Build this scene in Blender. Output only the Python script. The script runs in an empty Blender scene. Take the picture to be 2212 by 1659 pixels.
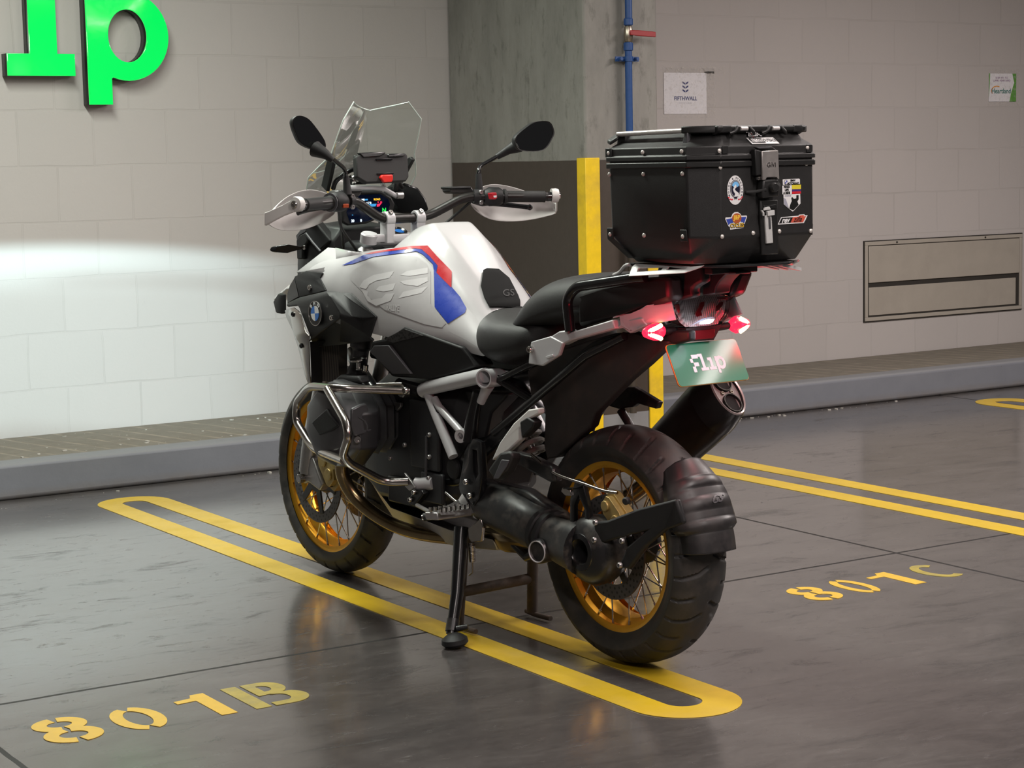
import bpy, bmesh, math, random
from mathutils import Vector, Matrix
from mathutils.bvhtree import BVHTree
from mathutils.geometry import delaunay_2d_cdt
random.seed(7)
PI = math.pi
sc = bpy.context.scene
COL = sc.collection

# ---------------------------------------------------------------- camera
cam = bpy.data.cameras.new('camera')
cam.lens = 68.427
cam.sensor_width = 36.0
cam.clip_start = 0.05
camo = bpy.data.objects.new('camera', cam)
COL.objects.link(camo)
camo.matrix_world = Matrix.Translation((0, 0, 1.3377)) @ Matrix([[0.842528, 0.078397, -0.532916], [-0.538263, 0.084952, -0.838484], [-0.020462, 0.993296, 0.113773]]).to_4x4()
sc.camera = camo

# ---------------------------------------------------------------- world, exposure
wd = bpy.data.worlds.new('garage_ambient')
sc.world = wd
wd.use_nodes = True
bg = wd.node_tree.nodes['Background']
bg.inputs[0].default_value = (0.93, 0.90, 0.92, 1)
bg.inputs[1].default_value = 0.035
sc.view_settings.view_transform = 'Standard'
sc.view_settings.look = 'None'
sc.view_settings.gamma = 1.0
sc.view_settings.exposure = 0.0
sc.view_settings.use_curve_mapping = False

# ---------------------------------------------------------------- ceiling lamps of the garage
def area(name, loc, size, power, color, rot=(0, 0, 0)):
    L = bpy.data.lights.new(name, 'AREA')
    L.shape = 'RECTANGLE'
    L.size, L.size_y = size
    L.energy = power
    L.color = color
    o = bpy.data.objects.new(name, L)
    COL.objects.link(o)
    o.location = loc
    o.rotation_euler = rot
    return o
WARM = (1.0, 0.90, 0.86)
area('tube_light', (4.3, 4.3, 3.0), (0.16, 2.4), 52, WARM)
area('tube_light', (7.4, 4.6, 3.0), (0.22, 2.4), 200, WARM)
area('tube_light', (2.3, 6.0, 3.0), (0.22, 2.4), 125, (0.93, 0.98, 0.88))  # tint added in place of green spill from the sign's unseen letters
area('tube_light', (0.6, 1.0, 3.0), (0.22, 2.4), 60, WARM)
area('tube_light', (3.0, 1.2, 3.0), (0.22, 2.4), 105, WARM)
area('tube_light', (5.7, 1.3, 2.95), (0.10, 2.4), 34, WARM)

# ---------------------------------------------------------------- materials
def nodes(m):
    m.use_nodes = True
    nt = m.node_tree
    return nt, nt.nodes['Principled BSDF']
def N(nt, kind, **kw):
    n = nt.nodes.new(kind)
    for k, v in kw.items():
        if k.startswith('i_'):
            n.inputs[int(k[2:])].default_value = v
        else:
            setattr(n, k, v)
    return n
def math_(nt, op, a, b=None, c=None):
    n = nt.nodes.new('ShaderNodeMath'); n.operation = op
    for i, v in enumerate((a, b, c)):
        if v is None: continue
        if isinstance(v, (int, float)): n.inputs[i].default_value = v
        else: nt.links.new(v, n.inputs[i])
    return n.outputs[0]
def mixc(nt, fac, a, b, mode='MIX'):
    n = nt.nodes.new('ShaderNodeMix'); n.data_type = 'RGBA'; n.blend_type = mode
    for s, v in ((n.inputs[0], fac), (n.inputs[6], a), (n.inputs[7], b)):
        if isinstance(v, (int, float)): s.default_value = v
        elif isinstance(v, tuple): s.default_value = v if len(v) == 4 else v + (1,)
        else: nt.links.new(v, s)
    return n.outputs[2]
def ramp(nt, fac, stops):
    n = nt.nodes.new('ShaderNodeValToRGB')
    e = n.color_ramp.elements
    while len(e) > 1: e.remove(e[-1])
    e[0].position = stops[0][0]; e[0].color = (stops[0][1],)*3 + (1,)
    for p, v in stops[1:]:
        q = e.new(p); q.color = (v,)*3 + (1,)
    nt.links.new(fac, n.inputs[0])
    return n.outputs[0]
def noise(nt, vec, scale, detail=4, rough=0.55, dist=0.0):
    n = nt.nodes.new('ShaderNodeTexNoise')
    n.inputs['Scale'].default_value = scale; n.inputs['Detail'].default_value = detail
    n.inputs['Roughness'].default_value = rough; n.inputs['Distortion'].default_value = dist
    if vec is not None: nt.links.new(vec, n.inputs['Vector'])
    return n.outputs[0]
def bump(nt, height, strength, dist, bsdf):
    b = nt.nodes.new('ShaderNodeBump')
    b.inputs['Strength'].default_value = strength; b.inputs['Distance'].default_value = dist
    nt.links.new(height, b.inputs['Height'])
    nt.links.new(b.outputs[0], bsdf.inputs['Normal'])
def mat(name, col, rough=0.5, metal=0.0, var=0.06, scale=60, coat=0.0, grain=0.0, emit=None, es=0.0, dirt=None, dscale=9, spec=0.5):
    """painted plastic, metal or rubber: colour with a little procedural wear, uneven gloss, fine grain"""
    m = bpy.data.materials.new(name)
    nt, b = nodes(m)
    tc = N(nt, 'ShaderNodeTexCoord').outputs['Object']
    nz = noise(nt, tc, scale)
    c = tuple(col) + (1,)
    dk = tuple(v*(1-var*2) for v in col) + (1,)
    lt = tuple(min(1, v*(1+var*2)) for v in col) + (1,)
    o = mixc(nt, nz, dk, lt)
    if dirt:
        f = ramp(nt, noise(nt, tc, dscale, 6, 0.65), [(0.46, 0), (0.72, 0.8)])
        o = mixc(nt, f, o, tuple(dirt) + (1,))
        rr = math_(nt, 'ADD', math_(nt, 'MULTIPLY', f, 0.3), rough)
    else:
        rr = math_(nt, 'ADD', math_(nt, 'MULTIPLY', nz, 0.12), rough - 0.06)
    nt.links.new(o, b.inputs['Base Color']); nt.links.new(rr, b.inputs['Roughness'])
    b.inputs['Metallic'].default_value = metal
    b.inputs['Coat Weight'].default_value = coat
    b.inputs['Coat Roughness'].default_value = 0.06
    b.inputs['Specular IOR Level'].default_value = spec
    if emit:
        b.inputs['Emission Color'].default_value = tuple(emit) + (1,)
        b.inputs['Emission Strength'].default_value = es
    if grain: bump(nt, noise(nt, tc, 900, 2), grain, 0.001, b)
    return m
def thin_clear(name, tint, ior, gloss):
    """thin clear sheet: tinted see-through with a mirror-like surface reflection"""
    m = bpy.data.materials.new(name)
    nt, b = nodes(m)
    gl = N(nt, 'ShaderNodeBsdfGlossy'); tr = N(nt, 'ShaderNodeBsdfTransparent'); mx = N(nt, 'ShaderNodeMixShader'); fr = N(nt, 'ShaderNodeFresnel')
    fr.inputs[0].default_value = ior; tr.inputs[0].default_value = tuple(tint) + (1,)
    nt.links.new(math_(nt, 'ADD', 0.02, math_(nt, 'MULTIPLY', noise(nt, N(nt, 'ShaderNodeTexCoord').outputs['Object'], 20), 0.03)), gl.inputs['Roughness'])
    nt.links.new(math_(nt, 'MULTIPLY', fr.outputs[0], gloss), mx.inputs[0])
    nt.links.new(tr.outputs[0], mx.inputs[1]); nt.links.new(gl.outputs[0], mx.inputs[2])
    nt.links.new(mx.outputs[0], [n for n in nt.nodes if n.type == 'OUTPUT_MATERIAL'][0].inputs[0]); nt.nodes.remove(b)
    return m

# ---------------------------------------------------------------- mesh helpers
def V(*a): return Vector(a[0] if len(a) == 1 else a)
def tag(o, label=None, cat=None, group=None, kind=None):
    for k, v in (('label', label), ('category', cat), ('group', group), ('kind', kind)):
        if v: o[k] = v
    return o
def empty(name, loc=(0, 0, 0), label=None, cat=None, group=None):
    o = bpy.data.objects.new(name, None); COL.objects.link(o)
    o.location = loc; o.empty_display_size = 0.1
    return tag(o, label, cat, group)
def add(name, bm, m, parent=None, bevel=0.0, seg=2, sub=0, solid=0.0, off=-1.0, angle=38, flat=False, label=None):
    me = bpy.data.meshes.new(name)
    bmesh.ops.recalc_face_normals(bm, faces=bm.faces) if not solid else None
    bm.to_mesh(me); bm.free()
    me.materials.append(m)
    if not flat:
        me.shade_smooth()
        if not sub: me.set_sharp_from_angle(angle=math.radians(angle))
    o = bpy.data.objects.new(name, me); COL.objects.link(o)
    if parent: o.parent = parent
    if solid:
        k = o.modifiers.new('thickness', 'SOLIDIFY'); k.thickness = solid; k.offset = off
    if bevel:
        k = o.modifiers.new('edges', 'BEVEL'); k.width = bevel; k.segments = seg; k.limit_method = 'ANGLE'; k.angle_limit = math.radians(35)
        k.harden_normals = False
    if sub:
        k = o.modifiers.new('smooth', 'SUBSURF'); k.levels = sub; k.render_levels = sub
    if label: o['label'] = label
    return o
def B(): return bmesh.new()
def mir(bm):
    c = bm.copy()
    for v in c.verts: v.co.y = -v.co.y
    bmesh.ops.reverse_faces(c, faces=c.faces)
    return c
def add2(name, bm, *a, **k):
    c = mir(bm)
    return add(name, bm, *a, **k), add(name, c, *a, **k)
def face(bm, pts):
    return bm.faces.new([bm.verts.new(p) for p in pts])
def prism(pts, vec, bm=None):
    """polygon of 3-D points pushed along vec into a solid"""
    bm = bm or B()
    vec = V(vec)
    a = [bm.verts.new(p) for p in pts]; b = [bm.verts.new(V(p)+vec) for p in pts]
    bm.faces.new(a); bm.faces.new(b[::-1])
    n = len(a)
    for i in range(n): bm.faces.new((a[i], b[i], b[(i+1) % n], a[(i+1) % n]))
    return bm
def box(c, s, bm=None, rot=None):
    bm = bm or B()
    c = V(c); h = V(s)/2
    vs = []
    for i in range(8):
        q = V(h.x*(1 if i & 1 else -1), h.y*(1 if i & 2 else -1), h.z*(1 if i & 4 else -1))
        if rot is not None: q = rot @ q
        vs.append(bm.verts.new(c+q))
    for f in ((0,1,3,2),(4,6,7,5),(0,4,5,1),(2,3,7,6),(0,2,6,4),(1,5,7,3)): bm.faces.new([vs[i] for i in f])
    return bm
def frame_of(d):
    d = V(d).normalized()
    a = V(0,0,1) if abs(d.z) < 0.9 else V(1,0,0)
    u = d.cross(a).normalized(); return u, d.cross(u).normalized(), d
def spline(pts, k=6, closed=False):
    pts = [V(p) for p in pts]
    if k <= 1 or len(pts) < 3: return pts
    out = []; n = len(pts); rng = n if closed else n-1
    for i in range(rng):
        p0 = pts[(i-1) % n] if closed or i > 0 else pts[0]*2-pts[1]
        p1, p2 = pts[i], pts[(i+1) % n]
        p3 = pts[(i+2) % n] if closed or i+2 < n else pts[-1]*2-pts[-2]
        for j in range(k):
            t = j/k
            out.append(0.5*((2*p1)+(p2-p0)*t+(2*p0-5*p1+4*p2-p3)*t*t+(3*p1-p0-3*p2+p3)*t**3))
    if not closed: out.append(pts[-1])
    return out
def fillet(pts, r, k=5):
    """polyline with rounded corners, the way a tube is bent"""
    pts = [V(p) for p in pts]; out = [pts[0]]
    for a, b, c in zip(pts, pts[1:], pts[2:]):
        d1, d2 = a-b, c-b
        q = min(r, d1.length*0.45, d2.length*0.45)
        s, e = b+d1.normalized()*q, b+d2.normalized()*q
        for j in range(k+1):
            t = j/k; out.append(s*(1-t)**2+b*2*t*(1-t)+e*t*t)
    return out+[pts[-1]]
def tube(pts, r, bm=None, n=12, closed=False, cap=True, sx=1.0):
    bm = bm or B()
    pts = [V(p) for p in pts]; m = len(pts)
    rs = r if isinstance(r, (list, tuple)) else [r]*m
    rings = []; u = None
    for i, p in enumerate(pts):
        if closed: d = pts[(i+1) % m]-pts[i-1]
        else: d = pts[min(i+1, m-1)]-pts[max(i-1, 0)]
        d.normalize()
        if u is None: u = frame_of(d)[0]
        u = (u-d*u.dot(d)).normalized(); w = d.cross(u)
        rings.append([bm.verts.new(p+(u*math.cos(2*PI*j/n)*sx+w*math.sin(2*PI*j/n))*rs[i]) for j in range(n)])
    for i in range(m if closed else m-1):
        a, b = rings[i], rings[(i+1) % m]
        for j in range(n): bm.faces.new((a[j], a[(j+1) % n], b[(j+1) % n], b[j]))
    if cap and not closed:
        bm.faces.new(rings[0][::-1]); bm.faces.new(rings[-1])
    return bm
def lathe(prof, o, d, bm=None, n=40, close=False, arc=(0, 2*PI)):
    """profile of (radius, distance along d) spun about the axis o + t*d"""
    bm = bm or B()
    o = V(o); u, w, d = frame_of(d)
    full = abs(arc[1]-arc[0]-2*PI) < 1e-6
    k = n if full else n+1
    rings = []
    for j in range(k):
        a = arc[0]+(arc[1]-arc[0])*j/n
        e = u*math.cos(a)+w*math.sin(a)
        rings.append([bm.verts.new(o+d*h+e*max(r, 1e-5)) for r, h in prof])
    m = len(prof)
    for j in range(n):
        A, Q = rings[j], rings[(j+1) % k]
        for i in range(m if close else m-1):
            bm.faces.new((A[i], A[(i+1) % m], Q[(i+1) % m], Q[i]))
    bmesh.ops.remove_doubles(bm, verts=bm.verts, dist=1e-5)
    return bm
def disc(o, d, r, h, bm=None, n=28, b=0.0):
    if b: return lathe([(0, 0), (r, 0), (r, h-b), (r-b, h), (0, h)], o, d, bm, n)
    return lathe([(0, 0), (r, 0), (r, h), (0, h)], o, d, bm, n)
def bolt(o, d, r=0.006, h=0.005, bm=None):
    return lathe([(0, 0), (r, 0), (r, h*0.7), (r*0.8, h), (r*0.5, h), (r*0.45, h*0.4), (0, h*0.4)], o, d, bm, 14)
def loft(secs, bm=None, caps=True, closed=True):
    """rings of equal length skinned one to the next"""
    bm = bm or B()
    rings = [[bm.verts.new(p) for p in s] for s in secs]
    for a, b in zip(rings, rings[1:]):
        n = len(a)
        for j in range(n if closed else n-1):
            bm.faces.new((a[j], a[(j+1) % n], b[(j+1) % n], b[j]))
    if caps and closed:
        bm.faces.new(rings[0][::-1]); bm.faces.new(rings[-1])
    return bm
def half_loft(stations):
    """body given by half sections x:[(y,z)...] from the top centre down to the lower edge, mirrored about y=0"""
    secs = []
    for x, h in stations:
        top = [(x, y, z) for y, z in h]
        secs.append(top+[(x, -y, z) for y, z in h[::-1] if y > 0])
    return loft(secs)
def orient(pts2, o, u, v):
    o, u, v = V(o), V(u), V(v)
    return [o+u*a+v*b for a, b in pts2]
def flat_shape(polys, depth, o, u, v, bev=0.0, res=3):
    """filled 2-D outlines (holes allowed) raised by depth along u x v, through a filled curve"""
    cu = bpy.data.curves.new('shape', 'CURVE'); cu.dimensions = '2D'; cu.fill_mode = 'BOTH'
    cu.extrude = max(depth/2-bev, 0); cu.bevel_depth = bev; cu.bevel_resolution = 1
    if bev: cu.offset = -bev
    for poly in polys:
        s = cu.splines.new('POLY'); s.points.add(len(poly)-1); s.use_cyclic_u = True
        for p, (a, b) in zip(s.points, poly): p.co = (a, b, 0, 1)
    return curve_bm(cu, depth, o, u, v)
def curve_bm(cu, depth, o, u, v):
    ob = bpy.data.objects.new('shape', cu); COL.objects.link(ob)
    me = ob.to_mesh()
    bm = B(); bm.from_mesh(me); ob.to_mesh_clear()
    bpy.data.objects.remove(ob); bpy.data.curves.remove(cu)
    bmesh.ops.remove_doubles(bm, verts=bm.verts, dist=1e-6)
    o, u, v = V(o), V(u).normalized(), V(v).normalized(); w = u.cross(v)
    for q in bm.verts: q.co = o+u*q.co.x+v*q.co.y+w*(q.co.z+depth/2)
    return bm
def text_bm(body, size, depth, o, u, v, align='CENTER', bold=0.0, shear=0.0, sx=1.0, spacing=1.0):
    cu = bpy.data.curves.new('text', 'FONT'); cu.body = body; cu.size = size
    cu.align_x = align; cu.align_y = 'CENTER'; cu.extrude = depth/2; cu.offset = bold; cu.shear = shear
    cu.space_character = spacing; cu.resolution_u = 4
    return curve_bm(cu, depth, o, V(u).normalized(), v) if sx == 1.0 else scaled(curve_bm(cu, depth, (0,0,0), (1,0,0), (0,1,0)), o, u, v, sx)
def scaled(bm, o, u, v, sx):
    o, u, v = V(o), V(u).normalized(), V(v).normalized(); w = u.cross(v)
    for q in bm.verts: q.co = o+u*q.co.x*sx+v*q.co.y+w*q.co.z
    return bm
def arc(cx, cy, rx, ry, a0, a1, n=16):
    return [(cx+rx*math.cos(math.radians(a0+(a1-a0)*i/n)), cy+ry*math.sin(math.radians(a0+(a1-a0)*i/n))) for i in range(n+1)]
def ribbon(path, w):
    """outline of a brush stroke of width w along a 2-D path"""
    L, R = [], []
    for i, p in enumerate(path):
        a = path[max(i-1, 0)]; b = path[min(i+1, len(path)-1)]
        dx, dy = b[0]-a[0], b[1]-a[1]; q = math.hypot(dx, dy) or 1
        L.append((p[0]-dy/q*w/2, p[1]+dx/q*w/2)); R.append((p[0]+dy/q*w/2, p[1]-dx/q*w/2))
    return L+R[::-1]
def rrect(w, h, r, n=5, cx=0, cy=0):
    out = []
    for sx, sy, a in ((1,1,0),(-1,1,90),(-1,-1,180),(1,-1,270)):
        out += arc(cx+sx*(w/2-r), cy+sy*(h/2-r), r, r, a, a+90, n)
    return out
# a thin sheet that follows a body: outline points are carried along lines from an origin onto the body surface
SIGHT = V((-3.960,3.231,1.325))
def bvh(o):
    dg = bpy.context.evaluated_depsgraph_get()
    return BVHTree.FromObject(o, dg)
def bvh_of(*obs):
    dg = bpy.context.evaluated_depsgraph_get(); vs, fs = [], []
    for o in obs:
        me = o.evaluated_get(dg).to_mesh(); k = len(vs)
        vs += [v.co.copy() for v in me.vertices]; fs += [[k+i for i in p.vertices] for p in me.polygons]
        o.evaluated_get(dg).to_mesh_clear()
    return BVHTree.FromPolygons(vs, fs)
def drape(outline, tree, off=0.0015, step=0.014, smooth=0, thick=0.0, fall=0.2):
    pts = [V(p) for p in outline]
    if smooth: pts = spline(pts, smooth, True)
    dense = []
    for a, b in zip(pts, pts[1:]+pts[:1]):
        k = max(1, int((b-a).length/step))
        dense += [a+(b-a)*i/k for i in range(k)]
    two = [Vector((p.x, p.z)) for p in dense]
    yy = sum(p.y for p in dense)/len(dense)
    x0, x1 = min(p.x for p in two), max(p.x for p in two); z0, z1 = min(p.y for p in two), max(p.y for p in two)
    n = len(two); allp = list(two); ym = [p.y for p in dense]
    i = x0+step/2
    while i < x1:
        j = z0+step/2
        while j < z1:
            q = Vector((i, j))
            if min((q-t).length for t in two) > step*0.5: allp.append(q); ym.append(None)
            j += step
        i += step
    vs, es, fs, ov, _, _ = delaunay_2d_cdt(allp, [(k, (k+1) % n) for k in range(n)], [list(range(n))], 1, 1e-6)
    bm = B(); out = []
    for k, q in enumerate(vs):
        src = [t for t in ov[k] if ym[t] is not None]
        if src: y = ym[src[0]]
        else:
            ws = [(1/((q-t).length**2+1e-6), w) for t, w in zip(two, ym)]
            y = sum(a*b for a, b in ws)/sum(a for a, b in ws)
        P = V(q.x, y, q.y); d = (P-SIGHT).normalized()
        h, nn, _, dist = tree.ray_cast(SIGHT, d)
        if h is None or (h-P).length > fall:
            h, nn, _, dist = tree.find_nearest(P)
        if nn.dot(d) > 0: nn = -nn
        out.append(bm.verts.new(h+nn*off))
    for f in fs:
        try: bm.faces.new([out[k] for k in f])
        except ValueError: pass
    bmesh.ops.recalc_face_normals(bm, faces=bm.faces)
    bm.normal_update()
    if sum(f.normal.y*f.calc_area() for f in bm.faces) < 0: bmesh.ops.reverse_faces(bm, faces=bm.faces)
    return bm

# ---------------------------------------------------------------- the garage
def structure(name, bm, m, **k):
    o = add(name, bm, m, **k); o['kind'] = 'structure'; return o
WY = 8.53          # block wall
KY, KH = 7.75, 0.15   # kerb front and height
def m_floor():
    m = bpy.data.materials.new('polished_concrete_floor'); nt, b = nodes(m)
    tc = N(nt, 'ShaderNodeTexCoord').outputs['Object']
    sx = N(nt, 'ShaderNodeSeparateXYZ'); nt.links.new(tc, sx.inputs[0])
    st = N(nt, 'ShaderNodeMapping'); st.inputs['Rotation'].default_value = (0, 0, 0.55); st.inputs['Scale'].default_value = (1.0, 2.6, 1)
    nt.links.new(tc, st.inputs[0])
    big = noise(nt, tc, 0.9, 5, 0.6)
    mid = noise(nt, st.outputs[0], 3.2, 8, 0.68, 0.5)
    fine = noise(nt, st.outputs[0], 24, 6, 0.7)
    base = mixc(nt, ramp(nt, big, [(0.3, 0), (0.7, 1)]), (0.078, 0.067, 0.064), (0.046, 0.040, 0.039))
    base = mixc(nt, ramp(nt, mid, [(0.40, 0), (0.66, 0.9)]), base, (0.112, 0.099, 0.094))
    stain = ramp(nt, mid, [(0.28, 1), (0.43, 0)])
    base = mixc(nt, math_(nt, 'MULTIPLY', stain, 0.6), base, (0.035, 0.032, 0.030))
    spot = ramp(nt, noise(nt, st.outputs[0], 2.1, 9, 0.75, 1.2), [(0.64, 0), (0.70, 1)])
    base = mixc(nt, math_(nt, 'MULTIPLY', spot, 0.55), base, (0.05, 0.047, 0.043))
    base = mixc(nt, 0.35, base, ramp(nt, fine, [(0.3, 0.045), (0.7, 0.10)]))
    # saw-cut joints every 3.2 m and one across the bays
    wob = math_(nt, 'MULTIPLY', math_(nt, 'SUBTRACT', noise(nt, tc, 6), 0.5), 0.008)
    jx = math_(nt, 'ABSOLUTE', math_(nt, 'SUBTRACT', math_(nt, 'PINGPONG', math_(nt, 'ADD', math_(nt, 'SUBTRACT', sx.outputs[0], 1.345), wob), 1.5975), 0.0))
    jy = math_(nt, 'ABSOLUTE', math_(nt, 'SUBTRACT', math_(nt, 'ADD', sx.outputs[1], wob), 4.752))
    j = math_(nt, 'LESS_THAN', math_(nt, 'MINIMUM', jx, jy) , 0.0072)
    base = mixc(nt, math_(nt, 'MULTIPLY', j, 0.85), base, (0.012, 0.011, 0.011))
    nt.links.new(base, b.inputs['Base Color'])
    # worn, dirty patches have lost their polish
    worn = math_(nt, 'MAXIMUM', math_(nt, 'MULTIPLY', stain, 0.8), math_(nt, 'MAXIMUM', spot, ramp(nt, noise(nt, st.outputs[0], 7.5, 9, 0.75, 0.9), [(0.57, 0), (0.70, 0.75)])))
    worn = math_(nt, 'MAXIMUM', worn, j)
    r = math_(nt, 'ADD', math_(nt, 'MULTIPLY', ramp(nt, mid, [(0.3, 0.0), (0.7, 1.0)]), 0.12), math_(nt, 'ADD', 0.12, math_(nt, 'MULTIPLY', worn, 0.35)))
    nt.links.new(r, b.inputs['Roughness'])
    b.inputs['IOR'].default_value = 1.72
    nt.links.new(math_(nt, 'MULTIPLY', math_(nt, 'SUBTRACT', 1.0, worn), 0.60), b.inputs['Coat Weight']); b.inputs['Coat Roughness'].default_value = 0.14
    nt.links.new(math_(nt, 'SUBTRACT', 0.5, math_(nt, 'MULTIPLY', worn, 0.38)), b.inputs['Specular IOR Level'])
    bump(nt, math_(nt, 'ADD', math_(nt, 'ADD', math_(nt, 'MULTIPLY', mid, 0.8), math_(nt, 'MULTIPLY', fine, 0.25)), math_(nt, 'MULTIPLY', j, -2.0)), 0.08, 0.006, b)
    return m
def m_blocks():
    m = bpy.data.materials.new('painted_block_wall'); nt, b = nodes(m)
    tc = N(nt, 'ShaderNodeTexCoord').outputs['Object']
    dn = N(nt, 'ShaderNodeTexNoise'); dn.inputs['Scale'].default_value = 4; nt.links.new(tc, dn.inputs['Vector'])
    wb = N(nt, 'ShaderNodeVectorMath', operation='MULTIPLY_ADD'); nt.links.new(dn.outputs['Color'], wb.inputs[0])
    wb.inputs[1].default_value = (0.02, 0.02, 0.02); nt.links.new(tc, wb.inputs[2])
    sx = N(nt, 'ShaderNodeSeparateXYZ'); nt.links.new(wb.outputs[0], sx.inputs[0])
    cb = N(nt, 'ShaderNodeCombineXYZ')
    nt.links.new(math_(nt, 'ADD', sx.outputs[0], -0.195+3.5), cb.inputs[0]); nt.links.new(math_(nt, 'ADD', sx.outputs[2], -0.865+2.5), cb.inputs[1])
    br = N(nt, 'ShaderNodeTexBrick'); nt.links.new(cb.outputs[0], br.inputs['Vector'])
    br.inputs['Scale'].default_value = 1.0; br.inputs['Brick Width'].default_value = 0.352; br.inputs['Row Height'].default_value = 0.25
    br.inputs['Mortar Size'].default_value = 0.0055; br.inputs['Mortar Smooth'].default_value = 0.5; br.inputs['Bias'].default_value = -0.2
    br.inputs['Color1'].default_value = (0.50, 0.47, 0.455, 1); br.inputs['Color2'].default_value = (0.455, 0.43, 0.415, 1)
    fadem = ramp(nt, noise(nt, tc, 2.3, 4), [(0.46, 0.02), (0.76, 0.40)])
    patchy = ramp(nt, noise(nt, tc, 1.3, 6, 0.6), [(0.35, 0.0), (0.7, 1.0)])
    base = mixc(nt, math_(nt, 'MULTIPLY', patchy, 0.6), (0.50, 0.468, 0.45), (0.455, 0.432, 0.415))
    base = mixc(nt, 0.4, base, mixc(nt, br.outputs['Fac'], br.outputs['Color'], (0.475, 0.448, 0.432)))
    base = mixc(nt, math_(nt, 'MULTIPLY', br.outputs['Fac'], fadem), base, (0.36, 0.335, 0.318))
    scuff = ramp(nt, noise(nt, wb.outputs[0], 9, 8, 0.75, 0.8), [(0.66, 0), (0.74, 1)])
    low = ramp(nt, sx.outputs[2], [(0.15, 1.0), (0.75, 0.0)])
    base = mixc(nt, math_(nt, 'MULTIPLY', scuff, math_(nt, 'ADD', 0.12, math_(nt, 'MULTIPLY', low, 0.35))), base, (0.27, 0.24, 0.215))
    nt.links.new(base, b.inputs['Base Color'])
    b.inputs['Roughness'].default_value = 0.62
    h = math_(nt, 'ADD', math_(nt, 'MULTIPLY', br.outputs['Fac'], -0.22), math_(nt, 'MULTIPLY', noise(nt, tc, 70, 5), 0.35))
    bump(nt, math_(nt, 'ADD', h, math_(nt, 'MULTIPLY', noise(nt, tc, 5), 0.8)), 0.35, 0.006, b)
    return m
def m_kerb_top():
    m = bpy.data.materials.new('ribbed_kerb_concrete'); nt, b = nodes(m)
    tc = N(nt, 'ShaderNodeTexCoord').outputs['Object']
    sx = N(nt, 'ShaderNodeSeparateXYZ'); nt.links.new(tc, sx.inputs[0])
    wv = math_(nt, 'ADD', math_(nt, 'ADD', sx.outputs[0], math_(nt, 'MULTIPLY', sx.outputs[1], 0.25)), math_(nt, 'MULTIPLY', noise(nt, tc, 3), 0.035))
    saw = math_(nt, 'PINGPONG', wv, 0.062)
    g = ramp(nt, math_(nt, 'DIVIDE', saw, 0.062), [(0.0, 1), (0.14, 0.3), (0.28, 0)])
    edge = ramp(nt, math_(nt, 'SUBTRACT', sx.outputs[1], KY), [(0.10, 1), (0.125, 0)])
    nz = noise(nt, tc, 14, 6, 0.7)
    base = mixc(nt, nz, (0.110, 0.097, 0.076), (0.225, 0.202, 0.162))
    base = mixc(nt, math_(nt, 'MULTIPLY', g, ramp(nt, noise(nt, tc, 5), [(0.4, 0.1), (0.6, 0.8)])), base, (0.36, 0.31, 0.24))
    base = mixc(nt, edge, base, (0.20, 0.205, 0.215))
    base = mixc(nt, ramp(nt, noise(nt, tc, 26, 6, .7), [(0.7, 0), (0.74, 0.7)]), base, (0.55, 0.55, 0.53))
    nt.links.new(base, b.inputs['Base Color']); b.inputs['Roughness'].default_value = 0.8
    bump(nt, math_(nt, 'ADD', math_(nt, 'MULTIPLY', math_(nt, 'MULTIPLY', g, math_(nt, 'SUBTRACT', 1.0, edge)), -1.5), nz), 0.5, 0.006, b)
    return m
def m_kerb_face():
    m = bpy.data.materials.new('grey_kerb_paint'); nt, b = nodes(m)
    tc = N(nt, 'ShaderNodeTexCoord').outputs['Object']
    sx = N(nt, 'ShaderNodeSeparateXYZ'); nt.links.new(tc, sx.inputs[0])
    nz = noise(nt, tc, 6, 7, 0.65)
    base = mixc(nt, nz, (0.145, 0.153, 0.175), (0.195, 0.204, 0.226))
    low = math_(nt, 'MULTIPLY', ramp(nt, sx.outputs[2], [(0.0, 1), (0.05, 0)]), noise(nt, tc, 18, 6))
    base = mixc(nt, low, base, (0.16, 0.13, 0.10))
    base = mixc(nt, ramp(nt, noise(nt, tc, 30, 6, .7), [(0.70, 0), (0.73, .8)]), base, (0.07, 0.07, 0.07))
    nt.links.new(base, b.inputs['Base Color']); b.inputs['Roughness'].default_value = 0.5
    bump(nt, noise(nt, tc, 40, 4), 0.2, 0.004, b)
    return m
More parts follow.
